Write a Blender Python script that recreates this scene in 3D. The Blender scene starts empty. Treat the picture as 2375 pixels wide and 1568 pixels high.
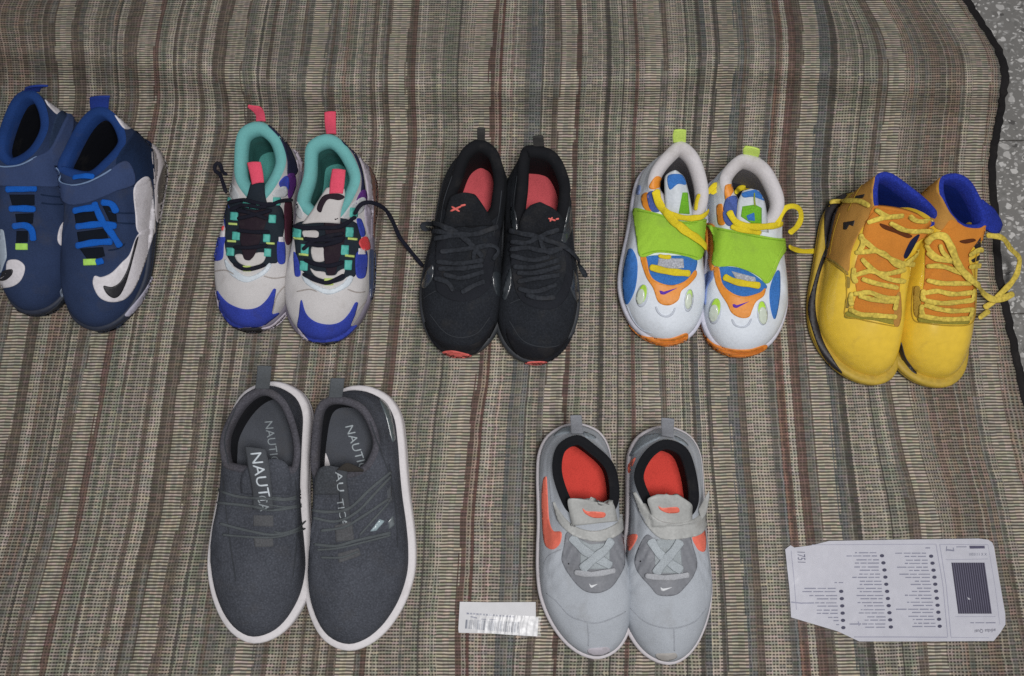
import bpy, math, random
import numpy as np
from mathutils import Vector
from mathutils.bvhtree import BVHTree
from mathutils.geometry import delaunay_2d_cdt

random.seed(7)
rng = np.random.default_rng(7)
scene = bpy.context.scene
col = scene.collection

# ------------------------------------------------------------------ camera, world, lamp, exposure
TILT = math.radians(10.0)
CAM = Vector((0.0, -0.17, 1.0))
FOC = 2057.0                     # focal length in units of a 2375 wide picture
cam_data = bpy.data.cameras.new('camera')
cam_data.sensor_width = 36.0
cam_data.lens = FOC / 2375.0 * 36.0
cam_data.clip_start = 0.01
cam_data.clip_end = 50.0
cam = bpy.data.objects.new('camera', cam_data)
cam.location = CAM
cam.rotation_euler = (TILT, 0, 0)
col.objects.link(cam)
scene.camera = cam

world = bpy.data.worlds.new('World')
scene.world = world
world.use_nodes = True
bg = world.node_tree.nodes['Background']
bg.inputs[0].default_value = (0.95, 0.96, 1.0, 1)
bg.inputs[1].default_value = 0.235

def add_lamp(name, loc, aim, size, watts, colour):
    d = bpy.data.lights.new(name, 'AREA')
    d.shape = 'DISK'
    d.size = size
    d.energy = watts
    d.color = colour
    o = bpy.data.objects.new(name, d)
    o.location = loc
    o.rotation_euler = (Vector(aim) - Vector(loc)).to_track_quat('-Z', 'Y').to_euler()
    col.objects.link(o)
add_lamp('ceiling_lamp', (0.18, -0.24, 1.48), (0.0, 0.02, 0.0), 0.40, 14.9, (1.0, 0.985, 0.97))

scene.view_settings.view_transform = 'Standard'
scene.view_settings.look = 'None'
scene.view_settings.exposure = 0.0
scene.view_settings.gamma = 1.0
scene.cycles.max_bounces = 6
scene.cycles.use_denoising = False

# ------------------------------------------------------------------ small helpers
CT, ST = math.cos(TILT), math.sin(TILT)
def ray(dx, dy):
    x, y, z = (dx - 1187.5) / FOC, -(dy - 784.0) / FOC, -1.0
    return Vector((x, y * CT - z * ST, y * ST + z * CT))
def at(dx, dy, z=0.0):
    """the point of the place at height z (metres) seen at (dx, dy) of the photograph"""
    r = ray(dx, dy)
    return CAM + r * ((z - CAM.z) / r.z)

class Crop:
    def __init__(s, x0, y0, w, outw):
        g = 2375.0 / 3941.0
        s.k = w / outw * g
        s.ox, s.oy = x0 * g, y0 * g
    def d(s, p):
        return (s.ox + p[0] * s.k, s.oy + p[1] * s.k)
    def at(s, p, zmm=0.0):
        a = s.d(p)
        return at(a[0], a[1], zmm * 0.001)
    def ray(s, p):
        a = s.d(p)
        return ray(a[0], a[1])

def lin(h, gain=1.0):
    h = h.lstrip('#')
    out = []
    for i in (0, 2, 4):
        c = int(h[i:i + 2], 16) / 255.0
        c = c / 12.92 if c <= 0.04045 else ((c + 0.055) / 1.055) ** 2.4
        out.append(min(0.86, c * gain))
    return out

GAIN = 1.12
_mats = {}
def material(kind, hexcol, rough=None, var=None):
    """kinds: fabric, knit, leather, rubber, gloss, foam, print, paper, suede"""
    key = (kind, hexcol, rough, var)
    if key in _mats:
        return _mats[key]
    P = dict(fabric=(0.9, 0.22, 900, 0.5, 0.0004), knit=(0.92, 0.28, 520, 0.7, 0.0007), leather=(0.5, 0.10, 420, 0.25, 0.0003),
             rubber=(0.6, 0.14, 260, 0.25, 0.0003), gloss=(0.30, 0.10, 160, 0.05, 0.0002), foam=(0.85, 0.07, 420, 0.35, 0.0004), lace=(0.9, 0.38, 330, 0.6, 0.0006),
             print=(0.55, 0.06, 600, 0.1, 0.0001), paper=(0.6, 0.04, 90, 0.25, 0.0004), suede=(0.95, 0.25, 700, 0.5, 0.0005))[kind]
    r, v, sc, bs, bd = P
    if rough is not None: r = rough
    if var is not None: v = var
    m = bpy.data.materials.new(kind + '_' + hexcol.lstrip('#'))
    m.use_nodes = True
    nt = m.node_tree
    b = nt.nodes['Principled BSDF']
    b.inputs['Roughness'].default_value = r
    b.inputs['Specular IOR Level'].default_value = 0.5 if kind in ('gloss', 'leather', 'rubber', 'paper') else 0.2
    if kind == 'gloss':
        b.inputs['Coat Weight'].default_value = .6; b.inputs['Coat Roughness'].default_value = .16
    tc = nt.nodes.new('ShaderNodeTexCoord')
    n1 = nt.nodes.new('ShaderNodeTexNoise'); n1.inputs['Scale'].default_value = 22; n1.inputs['Detail'].default_value = 5
    n2 = nt.nodes.new('ShaderNodeTexNoise'); n2.inputs['Scale'].default_value = sc; n2.inputs['Detail'].default_value = 2
    nt.links.new(tc.outputs['Object'], n1.inputs['Vector']); nt.links.new(tc.outputs['Object'], n2.inputs['Vector'])
    c = lin(hexcol, GAIN)
    mx = nt.nodes.new('ShaderNodeMix'); mx.data_type = 'RGBA'
    mx.inputs['A'].default_value = [x * (1 - v) for x in c] + [1]
    mx.inputs['B'].default_value = [min(0.9, x * (1 + v * 0.7) + v * 0.004) for x in c] + [1]
    ad = nt.nodes.new('ShaderNodeMath'); ad.operation = 'ADD'
    nt.links.new(n1.outputs['Fac'], ad.inputs[0]); nt.links.new(n2.outputs['Fac'], ad.inputs[1])
    mr = nt.nodes.new('ShaderNodeMapRange')
    mr.inputs['From Min'].default_value = 0.75; mr.inputs['From Max'].default_value = 1.25
    nt.links.new(ad.outputs[0], mr.inputs['Value'])
    nt.links.new(mr.outputs['Result'], mx.inputs['Factor'])
    nd = nt.nodes.new('ShaderNodeTexNoise'); nd.inputs['Scale'].default_value = 30; nd.inputs['Detail'].default_value = 6; nd.inputs['Roughness'].default_value = .65
    mpd = nt.nodes.new('ShaderNodeMapping'); mpd.inputs['Location'].default_value = (sum(c) * 3, c[0] * 7, c[2] * 5)
    nt.links.new(tc.outputs['Object'], mpd.inputs['Vector']); nt.links.new(mpd.outputs[0], nd.inputs['Vector'])
    md = nt.nodes.new('ShaderNodeMapRange'); md.inputs['From Min'].default_value = .55; md.inputs['From Max'].default_value = .72
    md.inputs['To Max'].default_value = {'print': 0, 'paper': .05, 'gloss': .42}.get(kind, .36)
    nt.links.new(nd.outputs['Fac'], md.inputs['Value'])
    dm = nt.nodes.new('ShaderNodeMix'); dm.data_type = 'RGBA'
    lum = sum(c) / 3
    dm.inputs['B'].default_value = [c[0] * .45 + .05, c[1] * .42 + .045, c[2] * .38 + .04, 1]
    nt.links.new(md.outputs['Result'], dm.inputs['Factor']); nt.links.new(mx.outputs['Result'], dm.inputs['A'])
    last = dm.outputs['Result']
    if kind == 'knit':
        vo = nt.nodes.new('ShaderNodeTexVoronoi'); vo.inputs['Scale'].default_value = 480
        nt.links.new(tc.outputs['Object'], vo.inputs['Vector'])
        mv = nt.nodes.new('ShaderNodeMapRange'); mv.inputs['From Min'].default_value = .15; mv.inputs['From Max'].default_value = .55; mv.inputs['To Min'].default_value = 1.12; mv.inputs['To Max'].default_value = .84
        nt.links.new(vo.outputs['Distance'], mv.inputs['Value'])
        mm = nt.nodes.new('ShaderNodeVectorMath'); mm.operation = 'SCALE'
        nt.links.new(last, mm.inputs[0]); nt.links.new(mv.outputs['Result'], mm.inputs['Scale'])
        last = mm.outputs[0]
    nt.links.new(last, b.inputs['Base Color'])
    bp = nt.nodes.new('ShaderNodeBump'); bp.inputs['Strength'].default_value = bs; bp.inputs['Distance'].default_value = bd
    nt.links.new(n2.outputs['Fac'], bp.inputs['Height'])
    if kind in ('leather', 'gloss', 'rubber', 'paper', 'fabric', 'knit', 'suede'):
        n3 = nt.nodes.new('ShaderNodeTexNoise'); n3.inputs['Scale'].default_value = 55; n3.inputs['Detail'].default_value = 3
        nt.links.new(tc.outputs['Object'], n3.inputs['Vector'])
        b2 = nt.nodes.new('ShaderNodeBump'); b2.inputs['Strength'].default_value = 0.16 if kind == 'gloss' else 0.45; b2.inputs['Distance'].default_value = 0.0022
        nt.links.new(n3.outputs['Fac'], b2.inputs['Height']); nt.links.new(bp.outputs['Normal'], b2.inputs['Normal'])
        nt.links.new(b2.outputs['Normal'], b.inputs['Normal'])
    else:
        nt.links.new(bp.outputs['Normal'], b.inputs['Normal'])
    _mats[key] = m
    return m

def mesh_object(name, verts, faces, mat, parent=None, smooth=True, origin=None, label=None):
    o0 = origin if origin is not None else (parent['_o'] if parent is not None and '_o' in parent else (0, 0, 0))
    me = bpy.data.meshes.new(name)
    me.from_pydata([(v[0] - o0[0], v[1] - o0[1], v[2] - o0[2]) for v in verts], [], faces)
    me.validate()
    if smooth:
        me.polygons.foreach_set('use_smooth', [True] * len(me.polygons))
    me.update()
    if mat is not None:
        me.materials.append(mat)
    o = bpy.data.objects.new(name, me)
    col.objects.link(o)
    if parent is not None:
        o.parent = parent
    if label: o['label'] = label
    return o

def thing(name, label, category, loc, group=None):
    o = bpy.data.objects.new(name, None)
    o.empty_display_size = 0.02
    o.location = loc
    o['label'] = label
    o['category'] = category
    if group: o['group'] = group
    col.objects.link(o)
    return o

def crom(pts, n, closed):
    """Catmull-Rom through pts (any dimension), resampled evenly to n points"""
    P = np.array(pts, float)
    m = len(P)
    out = []
    segs = m if closed else m - 1
    for i in range(segs):
        p1, p2 = P[i], P[(i + 1) % m]
        p0 = P[(i - 1) % m] if closed or i > 0 else 2 * p1 - p2
        p3 = P[(i + 2) % m] if closed or i + 2 < m else 2 * p2 - p1
        # limit tangents so that uneven spacing does not overshoot
        L = np.linalg.norm(p2 - p1) + 1e-9
        t1, t2 = (p2 - p0) / 2, (p3 - p1) / 2
        for t in (t1, t2):
            q = np.linalg.norm(t)
            if q > 1.3 * L: t *= 1.3 * L / q
        for t in np.linspace(0, 1, 12, endpoint=False):
            a, b_ = t * t, t * t * t
            out.append((2 * b_ - 3 * a + 1) * p1 + (b_ - 2 * a + t) * t1 + (-2 * b_ + 3 * a) * p2 + (b_ - a) * t2)
    out.append(P[0] if closed else P[-1])
    out = np.array(out)
    return resample(out, n, closed)
def resample(path, n, closed=False):
    d = np.concatenate([[0], np.cumsum(np.linalg.norm(np.diff(path, axis=0), axis=1))])
    s = np.linspace(0, d[-1], n, endpoint=not closed)
    return np.stack([np.interp(s, d, path[:, k]) for k in range(path.shape[1])], axis=1)

def loop_normals(L):
    """outward xy normals of a loop that runs anticlockwise or clockwise"""
    T = np.roll(L, -1, 0)[:, :2] - np.roll(L, 1, 0)[:, :2]
    N = np.stack([T[:, 1], -T[:, 0]], 1)
    N /= np.linalg.norm(N, axis=1)[:, None] + 1e-12
    A = np.sum(L[:, 0] * np.roll(L[:, 1], -1) - np.roll(L[:, 0], -1) * L[:, 1])
    return N if A > 0 else -N

def rings_to_mesh(rings, cap_last=False, cap_first=False):
    n = len(rings[0])
    verts = [tuple(p) for r in rings for p in r]
    faces = []
    for k in range(len(rings) - 1):
        for i in range(n):
            j = (i + 1) % n
            faces.append((k * n + i, k * n + j, (k + 1) * n + j, (k + 1) * n + i))
    if cap_last:
        c = np.mean(np.array(rings[-1]), axis=0); verts.append(tuple(c))
        b = (len(rings) - 1) * n
        faces += [(b + i, b + (i + 1) % n, len(verts) - 1) for i in range(n)]
    if cap_first:
        c = np.mean(np.array(rings[0]), axis=0); verts.append(tuple(c))
        faces += [((i + 1) % n, i, len(verts) - 1) for i in range(n)]
    return verts, faces

# ------------------------------------------------------------------ the shoe builder
S_KEY = [.010, .040, .095, .18, .28, .38, .48, .58, .68, .78, .88, .95, .988]
W_LAT = [.24, .49, .72, .90, 1.0, 1.0, .95, .89, .86, .84, .78, .60, .31]
W_MED = [.27, .54, .76, .92, .97, .92, .84, .79, .78, .78, .75, .58, .29]
N = 96

class Shoe:
    def __init__(s, crop, name, label, group, toe, heel, width, lateral, sole_mat, heel_w=1.0, zf=(20, 28), wadj=None,
                 flare=0.0, taper=0.0, bow=0.0, out_mat=None, out_h=7, spring=7, lip=3.5):
        s.c = crop
        T, H = np.array(crop.at(toe)), np.array(crop.at(heel))
        ax = H - T; Ln = np.linalg.norm(ax); ax = ax / Ln
        rt = np.array([ax[1], -ax[0], 0.0])
        W = width * 0.001
        wr, wl = (W_LAT, W_MED) if lateral == 'right' else (W_MED, W_LAT)
        hw = lambda q: (1 + (heel_w - 1) * min(1, max(0, (q - .45) / .3))) * (1 - taper * max(0, 1 - q / .22))
        pts = [T]
        for q, w in zip(S_KEY, wr): pts.append(T + ax * q * Ln + rt * w * W * hw(q))
        pts.append(H)
        for q, w in reversed(list(zip(S_KEY, wl))): pts.append(T + ax * q * Ln - rt * w * W * hw(q))
        pts = [q + rt * (bow * .001) * math.sin(math.pi * min(1, max(0, float((q - T) @ ax) / Ln)) ** .8) for q in pts]
        nk = len(S_KEY) + 1
        dense = crom(pts, 1200, True)
        ih = int(np.argmin(np.linalg.norm(dense - H, axis=1)))
        rh = resample(dense[:ih + 1], N // 2 + 1)
        lh = resample(np.vstack([dense[ih:], dense[:1]]), N // 2 + 1)
        s.out = np.vstack([rh[:-1], lh[:-1]])
        s.frac = ((s.out - T) @ ax) / Ln
        s.N = loop_normals(s.out)
        s.T, s.H, s.ax, s.rt, s.L = T, H, ax, rt, Ln
        s.root = thing(name, label, 'shoe', (T + H) / 2, group)
        s.root['_o'] = [float(v) for v in (T + H) / 2]
        s.V, s.F, s.VN = [], [], []
        s.bvh = None
        # sole
        f = np.clip(s.frac, 0, 1)
        s.zf = (zf[0] + (zf[1] - zf[0]) * np.clip((f - .3) / .4, 0, 1) ** 1.2) * 0.001
        s.spring = spring * 0.001 * np.clip(1 - f / .28, 0, 1) ** 2
        def ring(off, z):
            r = s.out.copy(); r[:, :2] += s.N * (off * 0.001); r[:, 2] = z; return r
        flr = np.clip((f - .55) / .45, 0, 1) * flare
        oh = out_h * 0.001
        lows = [ring(-7, .0015 + s.spring), ring(-3.2, .0003 + s.spring), ring(-1.2, .003 + s.spring * .9), ring(-.3, oh + s.spring * .8)]
        lows = [l for l in lows]
        mids = [ring(-.9, oh + .0004 + s.spring * .8)]
        for q, off in ((.22, .5), (.42, .5), (.5, -.5), (.58, .7), (.75, .8), (.92, .2), (1.0, -1.2)):
            mids.append(ring(off, oh + (s.zf + s.spring * .5 - oh) * q))
        mids.append(ring(-lip, s.zf + s.spring * .5 + .0006))
        mids.append(ring(-lip - 7, s.zf + s.spring * .5 - .003))
        for r in lows + mids:
            r[:, :2] += s.N * (flr * np.clip(1 - r[:, 2] / .03, 0, 1) * .001)[:, None]
        s.part('outsole', *rings_to_mesh(lows, cap_first=True), out_mat or sole_mat)
        s.part('midsole', *rings_to_mesh(mids, cap_last=True), sole_mat)

    def part(s, name, verts, faces, mat, absorb=True, label=None, parent=None, smooth=True):
        p = parent or s.root
        o = mesh_object(name, verts, faces, mat, p, smooth, origin=s.root['_o'], label=label)
        if absorb: s.absorb(verts, faces)
        return o

    def absorb(s, verts, faces):
        base = len(s.V)
        V = [Vector(v) for v in verts]
        VN = [Vector((0, 0, 0)) for _ in V]
        for fc in faces:
            for k in range(1, len(fc) - 1):
                a, b, c = fc[0], fc[k], fc[k + 1]
                nn = (V[b] - V[a]).cross(V[c] - V[a])
                for q in (a, b, c): VN[q] += nn
                s.F.append((base + a, base + b, base + c))
        s.V += V
        s.VN += [v.normalized() if v.length > 0 else Vector((0, 0, 1)) for v in VN]
        s.bvh = None

    def cast(s, p):
        """first point of the shoe met along the sight line through crop point p -> (point, smooth normal)"""
        if s.bvh is None:
            s.bvh = BVHTree.FromPolygons(s.V, s.F, all_triangles=True)
        d = s.c.ray(p).normalized()
        hit, n, idx, dist = s.bvh.ray_cast(CAM, d)
        if hit is None: return None
        a, b, c = s.F[idx]
        A, B, C = s.V[a], s.V[b], s.V[c]
        n0 = (B - A).cross(C - A)
        den = n0.dot(n0) + 1e-18
        u = (C - B).cross(hit - B).dot(n0) / den
        v = (A - C).cross(hit - C).dot(n0) / den
        nn = s.VN[a] * u + s.VN[b] * v + s.VN[c] * (1 - u - v)
        nn = nn.normalized() if nn.length > 0 else n
        if nn.dot(d) > 0: nn = -nn
        return hit, nn

    def upper(s, opening, back, mat, collar_mat, lining_mat, insole_mat, toe_a=34, p=1.7, pad=8, inset=3.0, insole_h=7, mids=.35,
              bulge=3.0, depth=None, puff=2.0, wrinkle=1.0, rim_drop=12, vamp=.38, folds=.5):
        """the upper from the feather line up to the topline, its padded collar, lining and insole"""
        O = [np.array(s.c.at(q[:2], q[2])) for q in opening]
        dense = crom(O, 1200, True)
        ib = int(np.argmin(np.linalg.norm(dense - O[back], axis=1)))
        R, Lf = dense[:ib + 1], np.vstack([dense[ib:], dense[:1]])[::-1]
        g = np.linspace(0, 1, N // 2 + 1)
        def pick(path):
            d = np.concatenate([[0], np.cumsum(np.linalg.norm(np.diff(path, axis=0), axis=1))]); d /= d[-1]
            q = g ** p
            return np.stack([np.interp(q, d, path[:, k]) for k in range(3)], 1)
        Rr, Ll = pick(R), pick(Lf)
        top = np.vstack([Rr[:-1], Ll[::-1][:-1]])
        Fz = s.out.copy(); Fz[:, :2] -= s.N * inset * .001
        Fz[:, 2] = s.zf + s.spring * .5 - .002
        dz = top[:, 2] - Fz[:, 2]
        dist = np.linalg.norm(top[:, :2] - Fz[:, :2], axis=1)
        w = np.clip((dist - .028) / .06, 0, 1); w = w * w * (3 - 2 * w)
        a = np.where(True, w * toe_a * .001 + (1 - w) * dz * .45, 0)
        P1 = Fz.copy(); P1[:, 2] += a
        P1[:, :2] += s.N * (bulge * .001 * (1 - w * .4))[:, None]
        P2s = top.copy(); P2s[:, 2] -= dz * .33
        P2s[:, :2] += (Fz[:, :2] - top[:, :2]) * .15
        P2t = P1 + (top - P1) * .50; P2t[:, 2] = P1[:, 2] + (top[:, 2] - P1[:, 2]) * vamp
        P2 = P2s * (1 - w)[:, None] + P2t * w[:, None]
        M = 34
        rings = []
        ph = rng.uniform(0, 6, 6)
        for t in np.linspace(0, 1, M):
            r = ((1 - t) ** 3) * Fz + 3 * t * (1 - t) ** 2 * P1 + 3 * t * t * (1 - t) * P2 + t ** 3 * top
            th = np.linspace(0, 2 * math.pi, N, endpoint=False)
            wob = (np.sin(th * 5 + ph[0] + t * 5) + np.sin(th * 9 + ph[1] - t * 7) * .6 + np.sin(t * 23 + th * 3 + ph[2]) * .6)
            r[:, 2] += wob * wrinkle * .001 * math.sin(math.pi * t) * .6
            ff = np.clip(s.frac + (t * .5) * (np.interp(s.frac, [0, .5, 1], [.5, .2, 0])), 0, 1)
            win = np.exp(-((ff - .36) / .09) ** 2) * math.sin(math.pi * min(1, t * 1.1)) ** .7
            side = (r - s.T) @ s.rt
            r[:, 2] += folds * .001 * win * (np.sin(ff * 105 + side * 40 + ph[3]) + .6 * np.sin(ff * 190 - side * 90 + ph[4]))
            rings.append(r)
        s.top = top
        s.part('upper', *rings_to_mesh(rings), mat)
        nT = loop_normals(top)
        def tr(inn, up):
            r = top.copy(); r[:, :2] -= nT * inn * .001; r[:, 2] += up * .001; return r
        cr = [top, tr(pad * .12, puff * .7), tr(pad * .4, puff), tr(pad * .75, puff * .5), tr(pad, -puff), tr(pad * .95, -rim_drop)]
        # keep the padded ring from folding over itself where the opening is narrow
        s.part('collar', *rings_to_mesh(cr), collar_mat)
        zi = s.zf + s.spring * .5 + insole_h * .0002
        last = cr[-1]
        mfac = mids * (.12 + .88 * np.clip((.62 - s.frac) / .2, 0, 1))
        ins = last + (Fz - last) * mfac[:, None]; ins[:, 2] = zi
        l1 = last * .6 + ins * .4; l1[:, 2] = last[:, 2] * .6 + zi * .4
        s.part('lining', *rings_to_mesh([last, l1, ins]), lining_mat)
        ctr = ins.mean(0)
        s.ins_bvh = None
        i2 = ctr + (ins - ctr) * .6; i2[:, 2] = zi - .0012
        ia = ins.copy(); ia[:, 2] += .0003
        vI, fI = rings_to_mesh([ia, i2], cap_last=True)
        s.ins_bvh = BVHTree.FromPolygons([Vector(v) for v in vI], fI)
        s.insole = s.part('insole', *rings_to_mesh([ia, i2], cap_last=True), insole_mat)

    def lift_point(s, p, cen):
        h = s.cast(p)
        if h: return h
        a, b = 0.0, 1.0
        best = None
        for k in range(9):
            m = (a + b) / 2
            q = (p[0] + (cen[0] - p[0]) * m, p[1] + (cen[1] - p[1]) * m)
            h = s.cast(q)
            if h: best = h; b = m
            else: a = m
        return best

    def patch(s, name, poly, mat, t=1.1, smooth=True, step=9.0, label=None, sink=1.2, absorb=True, parent=None):
        """a panel sewn on the surface: outline in crop points, laid over the shoe with its own thickness"""
        P = np.array(poly, float)
        per = np.sum(np.linalg.norm(np.roll(P, -1, 0) - P, axis=1))
        area = abs(np.sum(P[:, 0] * np.roll(P[:, 1], -1) - np.roll(P[:, 0], -1) * P[:, 1])) / 2
        st = max(4.0, min(step, math.sqrt(area) / 3.2))
        nb = int(min(160, max(14, per / (st * .8))))
        B = crom(P, nb, True) if smooth else resample(np.vstack([P, P[:1]]), nb, True)
        x0, y0 = B.min(0); x1, y1 = B.max(0)
        inner = []
        for yy in np.arange(y0 + st * .5, y1, st):
            for xx in np.arange(x0 + st * .5, x1, st):
                q = (xx + rng.uniform(-.1, .1) * st, yy + rng.uniform(-.1, .1) * st)
                if inside(q, B) and np.min(np.sum((B - q) ** 2, axis=1)) > (st * .45) ** 2:
                    inner.append(q)
        allp = [Vector(q) for q in B] + [Vector(q) for q in inner]
        vs, es, fs, *_ = delaunay_2d_cdt(allp, [(i, (i + 1) % nb) for i in range(nb)], [list(range(nb))], 1, 1e-5)
        cen = B.mean(0)
        if not inside(cen, B) and inner: cen = np.array(inner[len(inner) // 2])
        hits = [s.lift_point(v, cen) for v in vs]
        topv, botv = [], []
        for h in hits:
            if h is None: topv.append(None); botv.append(None); continue
            topv.append(h[0] + h[1] * t * .001); botv.append(h[0] - h[1] * sink * .001)
        keep = []
        lim = st * s.c.k / 2000.0 * 4 + .010
        for f in fs:
            if any(topv[i] is None for i in f): continue
            q = [topv[i] for i in f]
            if max((q[0] - q[1]).length, (q[1] - q[2]).length, (q[2] - q[0]).length) > lim: continue
            keep.append(tuple(f))
        return s._solid(name, topv, botv, largest(keep), mat, label, absorb, parent)

    def _solid(s, name, topv, botv, keep, mat, label, absorb, parent):
        if not keep: return None
        used = sorted({i for f in keep for i in f}); ix = {v: k for k, v in enumerate(used)}
        tris = []
        for f in keep:
            a, b, c = (topv[i] for i in f)
            if (b - a).cross(c - a).dot(CAM - a) < 0: f = (f[0], f[2], f[1])
            tris.append(tuple(ix[i] for i in f))
        verts = [topv[i] for i in used]
        nv = len(verts)
        cnt = {}
        for f in tris:
            for k in range(3):
                e = (f[k], f[(k + 1) % 3]); cnt[e] = cnt.get(e, 0) + 1
        edge = [e for e in cnt if (e[1], e[0]) not in cnt]
        faces = list(tris)
        rim = {}
        for a, b in edge:
            for q in (a, b):
                if q not in rim:
                    rim[q] = len(verts); verts.append(botv[used[q]])
            faces.append((b, a, rim[a], rim[b]))
        o = s.part(name, [tuple(v) for v in verts], faces, mat, absorb=False, label=label, parent=parent)
        if absorb: s.absorb(verts[:nv], tris)
        return o

    def lace(s, pts, mat, w=26, thick=1.4, lift=1.0, name='lace', relax=3, absorb=False, label=None, parent=None, round_=False):
        """a lace: path in crop points (x, y) on the surface or (x, y, z mm) in the air; w in crop pixels"""
        full = []
        known = [len(q) > 2 for q in pts]
        zs = np.array([q[2] if len(q) > 2 else np.nan for q in pts])
        P = np.array([q[:2] for q in pts], float)
        Ln = np.sum(np.linalg.norm(np.diff(P, axis=0), axis=1))
        n = int(max(8, Ln / 9))
        path = crom(P, n, False) if len(P) > 2 else resample(P, n)
        d = np.concatenate([[0], np.cumsum(np.linalg.norm(np.diff(path, axis=0), axis=1))])
        kd = [d[int(np.argmin(np.linalg.norm(path - q, axis=1)))] for q in P]
        pos, nor = [], []
        cen = path.mean(0)
        lastn = Vector((0, 0, 1))
        for i, q in enumerate(path):
            z = None
            if any(known):
                k = max(j for j in range(len(kd)) if kd[j] <= d[i] + 1e-6)
                k2 = min(k + 1, len(kd) - 1)
                if known[k] and known[k2]:
                    u = 0 if kd[k2] == kd[k] else (d[i] - kd[k]) / (kd[k2] - kd[k])
                    z = zs[k] + (zs[k2] - zs[k]) * u
            if z is not None:
                pos.append(s.c.at(q, z)); nor.append(Vector((0, 0, 1)))
            else:
                h = s.lift_point(q, cen)
                if h is None: continue
                pos.append(h[0] + h[1] * lift * .001); nor.append(h[1])
        return s.ribbon(name, pos, nor, mat, w * s.c.k / 2000.0, thick * .001, relax, label, parent, absorb, round_)

    def ribbon(s, name, pos, nor, mat, width, thick, relax=3, label=None, parent=None, absorb=False, round_=False):
        P = np.array([tuple(v) for v in pos]); Q = np.array([tuple(v) for v in nor])
        if len(P) < 3: return None
        for _ in range(relax):
            P[1:-1] = (P[:-2] + 2 * P[1:-1] + P[2:]) / 4
            Q[1:-1] = (Q[:-2] + 2 * Q[1:-1] + Q[2:]) / 4
        T = np.gradient(P, axis=0); T /= np.linalg.norm(T, axis=1)[:, None] + 1e-12
        S = np.cross(T, Q); S /= np.linalg.norm(S, axis=1)[:, None] + 1e-12
        U = np.cross(S, T)
        K = 10
        ang = np.linspace(0, 2 * math.pi, K, endpoint=False)
        verts, faces = [], []
        n = len(P)
        for i in range(n):
            e = 1.0 if 0 < i < n - 1 else .55
            wob = 1 + .07 * math.sin(i * .55 + width * 9e3)
            for a in ang:
                ca, sa = math.cos(a), math.sin(a)
                ca = math.copysign(abs(ca) ** .7, ca)
                verts.append(tuple(P[i] + S[i] * ca * width / 2 * e * wob + U[i] * (sa * thick * .5 * e + thick * .5)))
        for i in range(n - 1):
            for k in range(K):
                k2 = (k + 1) % K
                faces.append((i * K + k, i * K + k2, (i + 1) * K + k2, (i + 1) * K + k))
        faces.append(tuple(range(K))[::-1]); faces.append(tuple((n - 1) * K + k for k in range(K)))
        return s.part(name, verts, faces, mat, absorb=absorb, label=label, parent=parent)

    def loft(s, name, pairs, mat, crown=2.0, thick=3.0, label=None, absorb=True, across=11, parent=None, wave=0.0):
        """a sheet with thickness (tongue, strap, pull tab): rows of (left x,y,z) and (right x,y,z)"""
        A = np.array([np.array(s.c.at(p[0][:2], p[0][2])) for p in pairs])
        B = np.array([np.array(s.c.at(p[1][:2], p[1][2])) for p in pairs])
        n = max(8, len(pairs) * 5)
        if len(pairs) > 2:
            A, B = crom(A, n, False), crom(B, n, False)
        else:
            A, B = resample(A, n), resample(B, n)
        G = np.zeros((n, across, 3))
        for j in range(across):
            u = j / (across - 1)
            G[:, j] = A * (1 - u) + B * u
            G[:, j, 2] += crown * .001 * (1 - (2 * u - 1) ** 2)
            if wave: G[:, j, 2] += wave * .001 * np.sin(u * 9 + np.linspace(0, 4, n))
        du = np.gradient(G, axis=1); dv = np.gradient(G, axis=0)
        NN = np.cross(du, dv); NN /= np.linalg.norm(NN, axis=2)[..., None] + 1e-12
        flip = np.sum(NN * (np.array(CAM) - G), axis=2).mean() < 0
        if flip: NN = -NN
        Gb = G - NN * thick * .001
        Gm = G - NN * thick * .0005
        verts = [tuple(p) for p in G.reshape(-1, 3)] + [tuple(p) for p in Gb.reshape(-1, 3)]
        faces, topf = [], []
        id_ = lambda i, j: i * across + j
        off = n * across
        for i in range(n - 1):
            for j in range(across - 1):
                f = (id_(i, j), id_(i, j + 1), id_(i + 1, j + 1), id_(i + 1, j))
                topf.append(f)
                faces.append(f if True else f)
                faces.append(tuple(off + q for q in f[::-1]))
        border = [(0, j) for j in range(across)] + [(i, across - 1) for i in range(1, n)] + [(n - 1, j) for j in range(across - 2, -1, -1)] + [(i, 0) for i in range(n - 2, 0, -1)]
        m = len(border)
        for k in range(m):
            a, b = id_(*border[k]), id_(*border[(k + 1) % m])
            faces.append((b, a, off + a, off + b))
        o = s.part(name, verts, faces, mat, absorb=False, label=label, parent=parent)
        if absorb: s.absorb(verts[:off], topf)
        return o

    def text(s, body, org, xd, yd, mat, name='lettering', t=.35, parent=None, label=None, insole=False):
        """flat lettering: org is the start of the baseline, xd and yd one em along and up, in crop points"""
        vs, fs = glyphs(body)
        top, bot = [], []
        cen = (org[0], org[1])
        for x, y in vs:
            q = (org[0] + xd[0] * x + yd[0] * y, org[1] + xd[1] * x + yd[1] * y)
            if insole:
                hh = s.ins_bvh.ray_cast(CAM, s.c.ray(q).normalized())
                h = (hh[0], Vector((0, 0, 1))) if hh[0] is not None else None
            else:
                h = s.cast(q)
            if h is None: top.append(None); bot.append(None)
            else: top.append(h[0] + h[1] * t * .001); bot.append(h[0] - h[1] * .0003)
        keep = [f for f in fs if all(top[i] is not None for i in f)]
        keep = [f for f in keep if max((top[f[i]] - top[f[i - 1]]).length for i in range(3)) < .03]
        return s._solid(name, top, bot, keep, mat, label, False, parent)

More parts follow.
